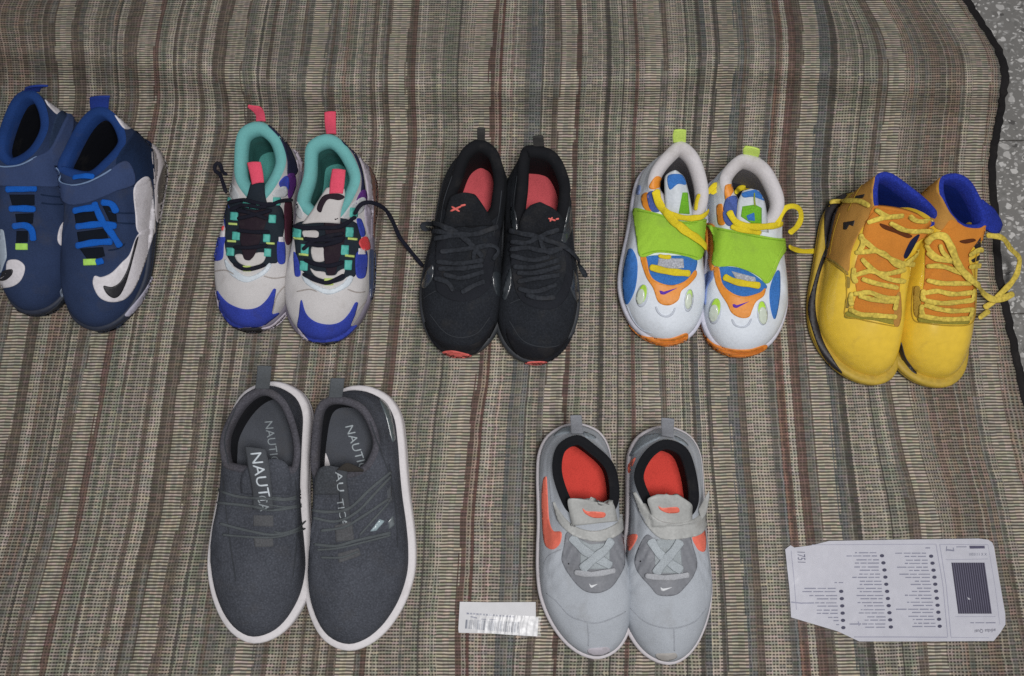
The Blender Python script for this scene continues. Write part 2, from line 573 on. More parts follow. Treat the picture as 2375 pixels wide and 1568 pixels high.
def glyphs(body, cut=.16):
    cu = bpy.data.curves.new('lettering_curve', 'FONT')
    cu.body = body
    cu.resolution_u = 3
    ob = bpy.data.objects.new('lettering_curve', cu)
    col.objects.link(ob)
    dg = bpy.context.evaluated_depsgraph_get()
    me = bpy.data.meshes.new_from_object(ob.evaluated_get(dg))
    import bmesh
    bm = bmesh.new(); bm.from_mesh(me)
    bmesh.ops.triangulate(bm, faces=bm.faces[:])
    for _ in range(3):
        long = [e for e in bm.edges if e.calc_length() > cut]
        if not long: break
        bmesh.ops.subdivide_edges(bm, edges=long, cuts=1)
        bmesh.ops.triangulate(bm, faces=bm.faces[:])
    bm.verts.index_update()
    vs = [(v.co.x, v.co.y) for v in bm.verts]
    fs = [tuple(v.index for v in f.verts) for f in bm.faces]
    bm.free()
    bpy.data.meshes.remove(me)
    bpy.data.objects.remove(ob); bpy.data.curves.remove(cu)
    return vs, fs

def largest(tris):
    par = {}
    def f(a):
        while par.setdefault(a, a) != a:
            par[a] = par[par[a]]; a = par[a]
        return a
    for t in tris:
        for q in t[1:]: par[f(q)] = f(t[0])
    cnt = {}
    for t in tris: cnt[f(t[0])] = cnt.get(f(t[0]), 0) + 1
    if not cnt: return []
    best = max(cnt, key=cnt.get)
    return [t for t in tris if f(t[0]) == best]

def inside(q, B):
    x, y = q[0], q[1]
    X, Y = B[:, 0], B[:, 1]
    X2, Y2 = np.roll(X, -1), np.roll(Y, -1)
    c = ((Y > y) != (Y2 > y))
    xi = (X2 - X) * (y - Y) / (Y2 - Y + 1e-12) + X
    return bool(np.sum(c & (x < xi)) % 2)

def box(cx, cy, w, h, a=0.0):
    ca, sa = math.cos(a), math.sin(a)
    return [(cx + x * w / 2 * ca - y * h / 2 * sa, cy + x * w / 2 * sa + y * h / 2 * ca) for x, y in ((-1, -1), (1, -1), (1, 1), (-1, 1))]
def oval(cx, cy, w, h, a=0.0, n=12):
    ca, sa = math.cos(a), math.sin(a)
    return [(cx + math.cos(t) * w / 2 * ca - math.sin(t) * h / 2 * sa, cy + math.cos(t) * w / 2 * sa + math.sin(t) * h / 2 * ca) for t in np.linspace(0, 2 * math.pi, n, endpoint=False)]

# ------------------------------------------------------------------ the tiled floor
def floor_materials():
    m = bpy.data.materials.new('terrazzo'); m.use_nodes = True
    nt = m.node_tree; b = nt.nodes['Principled BSDF']
    b.inputs['Roughness'].default_value = 0.42
    tc = nt.nodes.new('ShaderNodeTexCoord')
    geo = nt.nodes.new('ShaderNodeNewGeometry')
    n0 = nt.nodes.new('ShaderNodeTexNoise'); n0.inputs['Scale'].default_value = 70; n0.inputs['Detail'].default_value = 2
    nt.links.new(geo.outputs['Position'], n0.inputs['Vector'])
    mixv = nt.nodes.new('ShaderNodeMix'); mixv.data_type = 'VECTOR'; mixv.inputs['Factor'].default_value = 0.012
    nt.links.new(geo.outputs['Position'], mixv.inputs['A']); nt.links.new(n0.outputs['Color'], mixv.inputs['B'])
    mp = nt.nodes.new('ShaderNodeMapping'); mp.inputs['Scale'].default_value = (1.0, 1.35, 1.0)
    nt.links.new(mixv.outputs['Result'], mp.inputs['Vector'])
    prev = None
    base = nt.nodes.new('ShaderNodeRGB'); base.outputs[0].default_value = lin('#7f7d7a') + [1]
    prev = base.outputs[0]
    for sc, lo, hi, light in ((85, .44, .36, 'w'), (140, .40, .32, 'm'), (75, .32, .26, 'd'), (200, .42, .33, 'w')):
        v = nt.nodes.new('ShaderNodeTexVoronoi'); v.inputs['Scale'].default_value = sc
        v.inputs['Randomness'].default_value = 1.0
        nt.links.new(mp.outputs['Vector'], v.inputs['Vector'])
        r = nt.nodes.new('ShaderNodeMapRange'); r.inputs['From Min'].default_value = lo; r.inputs['From Max'].default_value = hi
        nt.links.new(v.outputs['Distance'], r.inputs['Value'])
        cr = nt.nodes.new('ShaderNodeValToRGB')
        sep = nt.nodes.new('ShaderNodeSeparateColor'); nt.links.new(v.outputs['Color'], sep.inputs['Color'])
        nt.links.new(sep.outputs[0], cr.inputs['Fac'])
        cols = dict(w=('#bab8b5', '#8b8986', '#cbc9c6'), m=('#9a9997', '#777673', '#adaba8'), d=('#5a5856', '#74726f', '#676563'))[light]
        cr.color_ramp.interpolation = 'CONSTANT'
        cr.color_ramp.elements[0].color = lin(cols[0]) + [1]
        cr.color_ramp.elements[1].position = .45; cr.color_ramp.elements[1].color = lin(cols[1]) + [1]
        e = cr.color_ramp.elements.new(.75); e.color = lin(cols[2]) + [1]
        gate = nt.nodes.new('ShaderNodeMath'); gate.operation = 'GREATER_THAN'; gate.inputs[1].default_value = .35 if light != 'd' else .7
        nt.links.new(sep.outputs[1], gate.inputs[0])
        mu = nt.nodes.new('ShaderNodeMath'); mu.operation = 'MULTIPLY'
        nt.links.new(r.outputs['Result'], mu.inputs[0]); nt.links.new(gate.outputs[0], mu.inputs[1])
        mx = nt.nodes.new('ShaderNodeMix'); mx.data_type = 'RGBA'
        nt.links.new(mu.outputs[0], mx.inputs['Factor']); nt.links.new(prev, mx.inputs['A']); nt.links.new(cr.outputs['Color'], mx.inputs['B'])
        prev = mx.outputs['Result']
    nt.links.new(prev, b.inputs['Base Color'])
    return m

FLOOR_Z = -0.007
terrazzo = floor_materials()
fl = mesh_object('floor', [(-3, -3, FLOOR_Z - .003), (3, -3, FLOOR_Z - .003), (3, 3, FLOOR_Z - .003), (-3, 3, FLOOR_Z - .003)], [(0, 1, 2, 3)], material('rubber', '#54504c'), smooth=False)
fl['kind'] = 'structure'; fl['label'] = 'grey terrazzo tiled floor under the woven mat'
TS = 0.212
jy = at(2350, 727, FLOOR_Z).y                 # a joint of the floor seen by the yellow lace
jx = at(2250, 0, FLOOR_Z).x - .06
tile_me = None
for ix in range(-6, 5):
    for iy in range(-5, 6):
        g = .0007
        if tile_me is None:
            a, h = TS / 2 - g, .0035
            c = .0008
            vs = [(x * a, y * a, -.003) for x, y in ((-1, -1), (1, -1), (1, 1), (-1, 1))] + [(x * a, y * a, -c) for x, y in ((-1, -1), (1, -1), (1, 1), (-1, 1))] + [(x * (a - c), y * (a - c), 0) for x, y in ((-1, -1), (1, -1), (1, 1), (-1, 1))]
            fs = [(8, 9, 10, 11)] + [(k, (k + 1) % 4, (k + 1) % 4 + 4, k + 4) for k in range(4)] + [(k + 4, (k + 1) % 4 + 4, (k + 1) % 4 + 8, k + 8) for k in range(4)]
            tile_me = bpy.data.meshes.new('tile'); tile_me.from_pydata(vs, [], fs); tile_me.materials.append(terrazzo)
        o = bpy.data.objects.new('tile', tile_me)
        o.location = (jx + (ix + .5) * TS, jy + (iy + .5) * TS, FLOOR_Z + rng.uniform(-.0003, .0003))
        o.parent = fl
        col.objects.link(o)

# ------------------------------------------------------------------ the woven mat
LAD = {   # left edge of each pale ladder stripe, (y, x) on the photograph
 1: [(0, 141), (44, 127), (100, 129), (168, 136), (234, 139), (500, 85), (723, 27), (884, 0), (1068, -30), (1235, -70), (1412, -125), (1563, -160)],
 2: [(0, 340), (54, 326), (117, 316), (234, 325), (500, 272), (777, 215), (949, 183), (1068, 161), (1235, 129), (1412, 81), (1563, 48)],
 3: [(0, 547), (54, 535), (161, 519), (200, 522), (234, 533), (300, 533), (723, 441), (901, 415), (1046, 396), (1191, 377), (1331, 345), (1439, 326), (1563, 302)],
 4: [(0, 733), (100, 722), (201, 707), (285, 715), (600, 676), (850, 643), (1100, 606), (1563, 539)],
 5: [(0, 914), (34, 911), (168, 903), (251, 906), (318, 911), (600, 880), (850, 852), (1100, 822), (1563, 776)],
 6: [(0, 1110), (34, 1107), (151, 1098), (234, 1097), (285, 1100), (600, 1085), (885, 1065), (972, 1048), (1068, 1041), (1198, 1025), (1285, 1025), (1463, 1012), (1563, 1013)],
 7: [(0, 1302), (100, 1305), (168, 1303), (251, 1298), (318, 1295), (600, 1283), (861, 1270), (948, 1263), (1410, 1253), (1487, 1241), (1563, 1236)],
 8: [(0, 1490), (100, 1497), (170, 1499), (234, 1496), (318, 1489), (600, 1486), (861, 1490), (960, 1493), (1100, 1492), (1563, 1476)],
 9: [(0, 1661), (66, 1667), (132, 1672), (214, 1662), (330, 1654), (412, 1645), (600, 1640), (896, 1647), (1086, 1660), (1184, 1671), (1405, 1685), (1563, 1692)],
 10: [(0, 1852), (66, 1865), (132, 1866), (198, 1862), (297, 1853), (396, 1843), (600, 1852), (896, 1879), (1095, 1897), (1206, 1908), (1494, 1941), (1563, 1948)],
 11: [(0, 2006), (59, 2040), (116, 2060), (182, 2063), (264, 2053), (347, 2043), (413, 2036), (600, 2040), (896, 2065), (1051, 2096), (1149, 2123), (1219, 2136), (1494, 2154), (1563, 2160)],
 12: [(0, 2180), (59, 2218), (116, 2251), (165, 2258), (215, 2258), (281, 2251), (396, 2239), (600, 2245), (896, 2282), (1051, 2309), (1140, 2335), (1228, 2353), (1563, 2420)],
}
EDGE = [(0, 2251), (59, 2287), (125, 2333), (182, 2342), (231, 2335), (281, 2327), (330, 2314), (419, 2307), (473, 2315), (621, 2323), (692, 2337), (798, 2359), (887, 2378), (1100, 2430), (1563, 2520)]
# bands to the right of each ladder stripe, up to the next: (share, kind)
BANDS = {
 0: [(.5, 'd'), (1.6, 'rh'), (1.2, 'bh'), (.7, 'd')],
 1: [(.7, 'd'), (.8, 'w'), (1.5, 'bh'), (.12, 'k'), (.4, 'h'), (.9, 'd')],
 2: [(.35, 'r'), (1.0, 'h'), (.2, 'd'), (1.7, 'h'), (.3, 'd'), (.8, 'w'), (.8, 'd')],
 3: [(.4, 'd'), (.6, 'h'), (.15, 'k'), (.5, 'h'), (.3, 'd'), (.5, 'h'), (1.0, 'g'), (.6, 'h'), (.6, 'g')],
 4: [(.8, 'g'), (.5, 'h'), (.5, 'rh'), (.7, 'h'), (.25, 'd'), (.5, 'h'), (.35, 'd'), (.5, 'h'), (.5, 'd')],
 5: [(.3, 'd'), (.35, 'r'), (1.0, 'w'), (.9, 'h'), (.2, 'g'), (.8, 'gh'), (.15, 'k'), (.8, 'h'), (.12, 'w')],
 6: [(.3, 'r'), (.3, 'rh'), (.22, 'R'), (.7, 'w'), (.5, 'ph'), (.6, 'w'), (1.1, 'sg'), (.15, 'k'), (.7, 'h'), (.4, 'd')],
 7: [(.2, 'r'), (1.5, 'h'), (.3, 'k'), (.8, 'gh'), (.1, 'k'), (.8, 'h'), (.3, 'r'), (.4, 'h')],
 8: [(.3, 'g'), (1.2, 'h'), (.1, 'k'), (.8, 'gh'), (.25, 'k'), (.35, 'sg'), (.5, 'w'), (.2, 'k')],
 9: [(.45, 'sg'), (.45, 'd'), (1.5, 'w'), (.5, 'sg'), (.6, 'R2'), (.4, 'w'), (.5, 'r'), (.4, 'd')],
 10: [(.55, 'sg'), (.5, 'k'), (1.6, 'h'), (.1, 'k'), (.5, 'gh'), (.4, 'h'), (.55, 'd')],
 11: [(1.6, 'bh'), (1.2, 'rh'), (1.2, 'bh'), (.4, 'd'), (.4, 'h')],
 12: [(1.0, 'rh'), (1.2, 'bh')],
}
KIND = {  # light thread, dark thread, how strongly the warp shows
 'L': ('#b5ad9d', '#5c554c', 0.0), 'd': ('#73695f', '#4d453d', 0.6), 'g': ('#7e7a72', '#514e47', 0.65), 'k': ('#605c56', '#454139', 0.6),
 'h': ('#a0988b', '#48433c', 0.6), 'w': ('#aaa294', '#4d4841', 0.65), 'bh': ('#8c8478', '#423c35', 0.7), 'rh': ('#8f8073', '#473c34', 0.7),
 'gh': ('#8f8d7f', '#42413a', 0.62), 'ph': ('#ab9b90', '#4f423b', 0.75), 'r': ('#715e56', '#4d4039', 0.6), 'R': ('#70574f', '#54403a', 0.5),
 'R2': ('#7e665b', '#4f3d36', 0.65), 'sg': ('#757571', '#434543', 0.7),
}
YS = np.concatenate([np.arange(-60, 360, 7.0), np.arange(360, 2000, 13.0)])
def line(pts, width=0):
    y = np.array([p[0] for p in pts], float); x = np.array([p[1] for p in pts], float)
    sl = (x[-1] - x[-2]) / (y[-1] - y[-2]); s0 = (x[1] - x[0]) / (y[1] - y[0])
    fine = np.arange(-140, 2100, 4.0)
    X = np.interp(fine, y, x)
    X = np.where(fine < y[0], x[0] + s0 * (fine - y[0]), X); X = np.where(fine > y[-1], x[-1] + sl * (fine - y[-1]), X)
    k = np.ones(13) / 13
    X = np.convolve(np.pad(X, 12, mode='edge'), np.convolve(k, k), mode='valid')
    return np.interp(YS, fine, X)
ladder = {k: line(v) for k, v in LAD.items()}
ladder[0] = ladder[1] - (ladder[2] - ladder[1]) * 1.0
ladder[-1] = ladder[0] - (ladder[2] - ladder[1]) * 1.0
edge_x = line(EDGE) - 9
lw = np.interp(YS, [0, 300, 900, 1563], [37, 36, 40, 42])
cols_x, kinds = [], []
NR = len(YS)
def runs(choices, lo, hi):
    out = []
    while len(out) < NR:
        out += [choices[int(rng.integers(len(choices)))]] * int(rng.integers(lo, hi))
    return out[:NR]
SWAP = {'w': 'wwwh', 'h': ['h', 'h', 'h', 'w', 'gh'], 'gh': ['gh', 'gh', 'h'], 'd': ['d', 'd', 'd', 'g'], 'g': ['g', 'g', 'd'], 'bh': ['bh', 'bh', 'rh', 'g'],
        'rh': ['rh', 'rh', 'bh'], 'sg': ['sg', 'sg', 'g'], 'ph': ['ph', 'ph', 'w'], 'R2': ['R2', 'R2', 'r', 'rh']}
def add_col(x, kind): cols_x.append(x); kinds.append(kind)
for k in range(-1, 13):
    a = ladder[k]
    wd = lw
    bands = BANDS.get(k, BANDS[1])
    prev = BANDS.get(k - 1, BANDS[1])[-1][1]
    add_col(a - 4, runs(['L', prev, prev], 3, 9))
    add_col(a, ['L'] * NR)
    add_col(a + wd - 3, runs(['L', 'L', bands[0][1]], 3, 9))
    add_col(a + wd, runs(['L', bands[0][1], bands[0][1]], 3, 9))
    b0 = a + wd + 4
    b1 = (ladder[k + 1] if k < 12 else edge_x) - 4
    sub = []
    for sh, kd in bands:
        n = max(1, int(round(sh / .28)))
        sub += [(sh / n * rng.uniform(.75, 1.25), kd) for _ in range(n)]
    tot = sum(s_[0] for s_ in sub); acc = 0
    for sh, kd in sub:
        add_col(b0 + (b1 - b0) * acc / tot, runs(list(SWAP.get(kd, [kd])), 12, 45)); acc += sh
cols_x.append(edge_x); kinds.append(None)
CX = np.maximum.accumulate(np.array(cols_x) + np.arange(len(cols_x))[:, None] * .0, axis=0) + np.arange(len(cols_x))[:, None] * .001                       # columns x rows
def mat_z(dx, dy):
    yr = np.interp(dx, [0, 300, 520, 720, 900, 1100, 1500, 1670, 1900, 2100, 2300], [95, 120, 160, 190, 180, 190, 170, 132, 150, 180, 190])
    up = dy < yr
    z = np.where(up, 50 * np.exp(-((dy - yr) / 105) ** 2), 50 * np.exp(-((dy - yr) / 70) ** 2))
    z = z + 1.1 * np.sin(dx / 210 + dy / 330) * np.sin(dy / 170 + 1) * (dy > 260) + .5 * np.sin(dx / 60.0 + dy / 190)
    lift = np.clip((dx - 2262) / 60, 0, 1) * 4 * np.clip(np.sin(dy / 95.0 - .3), 0, 1) * (dy > 250) * (dy < 760)
    return (z + lift) * .001
nR, nC = len(YS), CX.shape[0]
MV = np.zeros((nR, nC, 3))
for j in range(nC):
    for i in range(nR):
        p = at(CX[j, i], YS[i], float(mat_z(CX[j, i], YS[i])))
        MV[i, j] = p
ju = int(np.argmin(np.abs(CX[:, nR // 2] - 1187)))
vlen = np.zeros((nR, nC))
for j in range(nC):
    vlen[1:, j] = np.cumsum(np.linalg.norm(np.diff(MV[:, j], axis=0), axis=1))
vm = vlen.mean(1)
vlen = vlen * .35 + vm[:, None] * .65
ulen = np.concatenate([[0], np.cumsum(np.linalg.norm(np.diff(MV.mean(0), axis=0), axis=1))])
verts = [tuple(p) for p in MV.reshape(-1, 3)]
nb0 = len(verts)
verts += [(p[0], p[1], p[2] - .0035) for p in MV.reshape(-1, 3)]
faces, fk, uvs = [], [], []
I = lambda i, j: i * nC + j
for i in range(nR - 1):
    for j in range(nC - 1):
        faces.append((I(i, j), I(i + 1, j), I(i + 1, j + 1), I(i, j + 1)))
        fk.append(kinds[j][i])
        uvs += [(ulen[j], vlen[i, j]), (ulen[j], vlen[i + 1, j]), (ulen[j + 1], vlen[i + 1, j + 1]), (ulen[j + 1], vlen[i, j + 1])]
ntop = len(faces)
for i in range(nR - 1):
    for j in range(nC - 1):
        faces.append(tuple(nb0 + q for q in (I(i, j), I(i, j + 1), I(i + 1, j + 1), I(i + 1, j))))
def wall(a, b): faces.append((a, b, nb0 + b, nb0 + a))
for i in range(nR - 1):
    wall(I(i, nC - 1), I(i + 1, nC - 1)); wall(I(i + 1, 0), I(i, 0))
for j in range(nC - 1):
    wall(I(0, j), I(0, j + 1)); wall(I(nR - 1, j + 1), I(nR - 1, j))

def mat_material():
    m = bpy.data.materials.new('woven_stripes'); m.use_nodes = True
    nt = m.node_tree; b = nt.nodes['Principled BSDF']
    b.inputs['Roughness'].default_value = 0.8; b.inputs['Specular IOR Level'].default_value = 0.25
    nn = nt.nodes.new; lk = nt.links.new
    def math_(op, a, c=None):
        q = nn('ShaderNodeMath'); q.operation = op
        for k, v in enumerate((a, c)):
            if v is None: continue
            if isinstance(v, (int, float)): q.inputs[k].default_value = v
            else: lk(v, q.inputs[k])
        return q.outputs[0]
    uv = nn('ShaderNodeUVMap'); uv.uv_map = 'weave'
    sp = nn('ShaderNodeSeparateXYZ'); lk(uv.outputs[0], sp.inputs[0])
    nz = nn('ShaderNodeTexNoise'); nz.inputs['Scale'].default_value = 60; nz.inputs['Detail'].default_value = 3
    lk(uv.outputs[0], nz.inputs['Vector'])
    wob = math_('MULTIPLY', math_('SUBTRACT', nz.outputs['Fac'], .5), 1.3)
    row = math_('ADD', math_('MULTIPLY', sp.outputs[1], 1000 / 3.42), math_('MULTIPLY', wob, .4))
    clm = math_('ADD', math_('MULTIPLY', sp.outputs[0], 1000 / 3.3), wob)
    def pulse(x, lo, hi):
        s_ = math_('MULTIPLY', math_('ADD', math_('SINE', math_('MULTIPLY', x, 2 * math.pi)), 1.0), .5)
        r = nn('ShaderNodeMapRange'); r.interpolation_type = 'SMOOTHSTEP'
        r.inputs['From Min'].default_value = lo; r.inputs['From Max'].default_value = hi
        lk(s_, r.inputs['Value']); return r.outputs['Result']
    Mv, Mu = pulse(row, .22, .78), pulse(clm, .3, .85)
    hat = nn('ShaderNodeAttribute'); hat.attribute_name = 'hatch'
    lig = nn('ShaderNodeAttribute'); lig.attribute_name = 'light'
    drk = nn('ShaderNodeAttribute'); drk.attribute_name = 'dark'
    # weft threads change tint every few millimetres
    cmb = nn('ShaderNodeCombineXYZ')
    lk(math_('FLOOR', math_('MULTIPLY', sp.outputs[0], 150)), cmb.inputs[0]); lk(math_('FLOOR', math_('ADD', row, .25)), cmb.inputs[1])
    wn = nn('ShaderNodeTexWhiteNoise'); wn.noise_dimensions = '2D'; lk(cmb.outputs[0], wn.inputs['Vector'])
    cm2 = nn('ShaderNodeCombineXYZ'); lk(math_('FLOOR', math_('ADD', clm, .25)), cm2.inputs[0])
    wn2 = nn('ShaderNodeTexWhiteNoise'); wn2.noise_dimensions = '2D'; lk(cm2.outputs[0], wn2.inputs['Vector'])
    inv = math_('MULTIPLY', math_('SUBTRACT', 1.0, Mv), math_('SUBTRACT', 1.0, math_('MULTIPLY', Mu, math_('MULTIPLY', hat.outputs['Fac'], math_('ADD', .45, math_('MULTIPLY', wn2.outputs['Value'], .95))))))
    grid = math_('SUBTRACT', 1.0, inv)
    mx = nn('ShaderNodeMix'); mx.data_type = 'RGBA'
    lk(grid, mx.inputs['Factor']); lk(drk.outputs['Color'], mx.inputs['A']); lk(lig.outputs['Color'], mx.inputs['B'])
    hsv = nn('ShaderNodeMix'); hsv.data_type = 'RGBA'; hsv.blend_type = 'OVERLAY'; hsv.inputs['Factor'].default_value = .07
    lk(mx.outputs['Result'], hsv.inputs['A']); lk(wn.outputs['Color'], hsv.inputs['B'])
    mpl = nn('ShaderNodeMapping'); mpl.inputs['Scale'].default_value = (70, 6, 1); lk(uv.outputs[0], mpl.inputs['Vector'])
    nl = nn('ShaderNodeTexNoise'); nl.inputs['Scale'].default_value = 1; nl.inputs['Detail'].default_value = 4; lk(mpl.outputs[0], nl.inputs['Vector'])
    val = math_('ADD', .62, math_('ADD', math_('MULTIPLY', wn.outputs['Value'], .36), math_('ADD', math_('MULTIPLY', wn2.outputs['Value'], .30), math_('MULTIPLY', nl.outputs['Fac'], .22))))
    mul = nn('ShaderNodeMix'); mul.data_type = 'RGBA'; mul.blend_type = 'MULTIPLY'; mul.inputs['Factor'].default_value = 1
    cv = nn('ShaderNodeCombineColor'); [lk(val, cv.inputs[k]) for k in range(3)]
    lk(hsv.outputs['Result'], mul.inputs['A']); lk(cv.outputs[0], mul.inputs['B'])
    lk(mul.outputs['Result'], b.inputs['Base Color'])
    bp = nn('ShaderNodeBump'); bp.inputs['Strength'].default_value = .9; bp.inputs['Distance'].default_value = .0008
    lk(grid, bp.inputs['Height']); lk(bp.outputs['Normal'], b.inputs['Normal'])
    return m

mat_me = bpy.data.meshes.new('woven_mat')
mat_me.from_pydata(verts, [], faces)
uvl = mat_me.uv_layers.new(name='weave')
flat = np.zeros((len(mat_me.loops), 2), dtype=np.float32); flat[:len(uvs)] = uvs
uvl.data.foreach_set('uv', flat.ravel())
fk += ['d'] * (len(faces) - ntop)
for nm, q in (('light', 0), ('dark', 1)):
    at_ = mat_me.attributes.new(nm, 'FLOAT_COLOR', 'FACE')
    tab = {k: lin(v[q], 1.0) + [1.0] for k, v in KIND.items()}
    at_.data.foreach_set('color', np.array([tab[k] for k in fk], dtype=np.float32).ravel())
ah = mat_me.attributes.new('hatch', 'FLOAT', 'FACE')
ah.data.foreach_set('value', np.array([KIND[k][2] for k in fk], dtype=np.float32))
mat_me.polygons.foreach_set('use_smooth', [True] * len(mat_me.polygons))
mat_me.materials.append(mat_material())
woven_mat = bpy.data.objects.new('woven_mat', mat_me)
col.objects.link(woven_mat)
woven_mat['label'] = 'striped brown and beige woven mat with a black bound edge under all the shoes'
woven_mat['category'] = 'mat'

def tube(pathpts, rx, rz, K=10):
    P = np.array(pathpts); T = np.gradient(P, axis=0); T /= np.linalg.norm(T, axis=1)[:, None]
    Sd = np.stack([T[:, 1], -T[:, 0], 0 * T[:, 0]], 1); Sd /= np.linalg.norm(Sd, axis=1)[:, None]
    v, f = [], []
    for i in range(len(P)):
        for a in np.linspace(0, 2 * math.pi, K, endpoint=False):
            v.append(tuple(P[i] + Sd[i] * math.cos(a) * rx + np.array([0, 0, math.sin(a) * rz])))
    for i in range(len(P) - 1):
        for k in range(K):
            f.append((i * K + k, i * K + (k + 1) % K, (i + 1) * K + (k + 1) % K, (i + 1) * K + k))
    return v, f
ep = MV[:, -1].copy(); ep[:, 2] -= .001
ep[:, 0] += .0009 * np.sin(np.arange(nR) * 1.7) * np.sin(np.arange(nR) * .43) + rng.uniform(-.0005, .0005, nR)
v, f = tube(ep, .0052, .0034)
bind = mesh_object('edge_binding', v, f, material('fabric', '#211f20'), woven_mat)

# ------------------------------------------------------------------ the shoes
M = material
A_ = Crop(0, 300, 700, 1076); B_ = Crop(760, 370, 880, 1380); C_ = Crop(1560, 470, 770, 1232); D_ = Crop(2330, 480, 800, 1349)
E_ = Crop(3040, 620, 901, 1536); F_ = Crop(770, 1380, 870, 1197); G_ = Crop(1980, 1570, 820, 1299)

# --- dark blue high tops
GA = 'pair of dark blue high-top trainers'
navy, navy2, royal = M('fabric', '#2b3958'), M('suede', '#182844'), M('fabric', '#1b386e')
dark_in = M('fabric', '#0a0d16')
A1 = Shoe(A_, 'high_top_shoe', 'dark blue high-top trainer cut off by the left border of the photo', GA, (215, 1415), (520, 330), 44, 'left',
          M('rubber', '#262d3e'), out_mat=M('rubber', '#20242e'), heel_w=1.02)
A1.upper([(60, 520, 84), (200, 450, 90), (285, 300, 98), (265, 150, 106), (190, 70, 112), (90, 105, 106), (15, 250, 96), (-25, 430, 88)], 4,
         navy, royal, dark_in, dark_in, toe_a=36, pad=10, puff=1.5, rim_drop=15)
A2 = Shoe(A_, 'high_top_shoe', 'dark blue high-top trainer with a whole white and black curved emblem', GA, (600, 1510), (850, 400), 46, 'right',
          M('rubber', '#262d3e'), out_mat=M('rubber', '#20242e'), heel_w=1.02)
A2.upper([(520, 600, 84), (650, 510, 89), (745, 380, 96), (700, 235, 106), (590, 168, 112), (485, 235, 106), (390, 400, 95), (345, 545, 87)], 4,
         navy, royal, dark_in, dark_in, toe_a=36, pad=10, puff=1.5, rim_drop=15)

# --- blue, teal and grey running shoes with black laces
GB = 'pair of grey and blue running shoes with teal collars'
bone, teal, teal2 = M('fabric', '#c2bfbf', None, .09), M('fabric', '#6ba9a8', None, .12), M('fabric', '#386a66')
B1 = Shoe(B_, 'running_shoe', 'grey and blue running shoe whose pink heel tab above the teal collar bends left', GB, (330, 1435), (508, 335), 47, 'left',
          M('rubber', '#6a6472'), out_mat=M('rubber', '#2c2a33'), heel_w=1.0)
B1.upper([(350, 650, 72), (440, 590, 74), (525, 440, 76), (530, 330, 80), (480, 220, 84), (370, 152, 88), (248, 212, 85), (222, 390, 76), (240, 530, 73)], 5,
         bone, teal, teal2, M('fabric', '#4c8d87'), pad=13, puff=3)
B2 = Shoe(B_, 'running_shoe', 'grey and blue teal-collared running shoe with a long black lace trailing onto the mat', GB, (770, 1508), (895, 400), 50, 'right',
          M('rubber', '#6a6472'), out_mat=M('rubber', '#2c2a33'), heel_w=1.04)
B2.upper([(740, 765, 70), (850, 745, 71), (945, 610, 73), (982, 470, 77), (900, 300, 84), (790, 228, 88), (662, 290, 85), (642, 470, 76), (605, 650, 71)], 5,
         bone, teal, teal2, M('fabric', '#4c8d87'), pad=13, puff=3)

# --- black running shoes with coral insoles
GC = 'pair of black running shoes with coral insoles'
blk, blk2, coral = M('knit', '#24272d'), M('fabric', '#15161a'), M('fabric', '#be5157')
C1 = Shoe(C_, 'running_shoe', 'black running shoe with a lace bow loop sticking out over its left side', GC, (315, 1455), (465, 275), 49, 'left',
          M('rubber', '#33363b'), out_mat=M('rubber', '#26272b'))
C1.upper([(385, 650, 72), (560, 585, 68), (605, 430, 71), (605, 300, 77), (560, 165, 84), (450, 105, 88), (345, 175, 84), (285, 330, 75), (235, 520, 69)], 5,
         blk, blk2, blk2, coral, pad=12, puff=3, mids=.25, insole_h=9, folds=.8)
C2 = Shoe(C_, 'running_shoe', 'black running shoe with a loose lace end hanging over its right side', GC, (805, 1500), (795, 320), 49, 'right',
          M('rubber', '#33363b'), out_mat=M('rubber', '#26272b'))
C2.upper([(835, 705, 72), (970, 640, 68), (1015, 430, 73), (985, 280, 80), (915, 178, 85), (795, 142, 88), (712, 175, 84), (690, 400, 74), (685, 610, 68)], 5,
         blk, blk2, blk2, coral, pad=12, puff=3, mids=.25, insole_h=9, folds=.8)

# --- white, green and orange strapped trainers
GD = 'pair of white trainers with lime green straps'
wht, wht2 = M('leather', '#d3d9e1', None, .06), M('foam', '#c6c2c4')
gum = M('rubber', '#d9822f')
D1 = Shoe(D_, 'strapped_shoe', 'white trainer with a lime green strap crossed by a loose yellow lace', GD, (365, 1445), (410, 290), 50, 'left', bow=-5, sole_mat=M('rubber', '#c3c3cf'), out_mat=gum, out_h=11, zf=(22, 30))
D1.upper([(440, 590, 74), (580, 640, 71), (660, 520, 74), (662, 370, 79), (600, 190, 85), (490, 105, 88), (385, 175, 85), (290, 310, 80), (290, 450, 76)], 5,
         wht, wht2, M('foam', '#6f6c70'), M('fabric', '#22222a'), pad=14, puff=4, mids=.2)
D2 = Shoe(D_, 'strapped_shoe', 'white trainer with lime green strap and a yellow lace loop on its right side', GD, (855, 1522), (800, 370), 50, 'right', bow=5, sole_mat=M('rubber', '#c3c3cf'), out_mat=gum, out_h=11, zf=(22, 30))
D2.upper([(910, 640, 74), (1050, 680, 71), (1145, 580, 74), (1155, 450, 79), (1060, 262, 85), (925, 188, 88), (825, 225, 85), (745, 340, 80), (780, 480, 76)], 5,
         wht, wht2, M('foam', '#6f6c70'), M('fabric', '#22222a'), pad=14, puff=4, mids=.2)

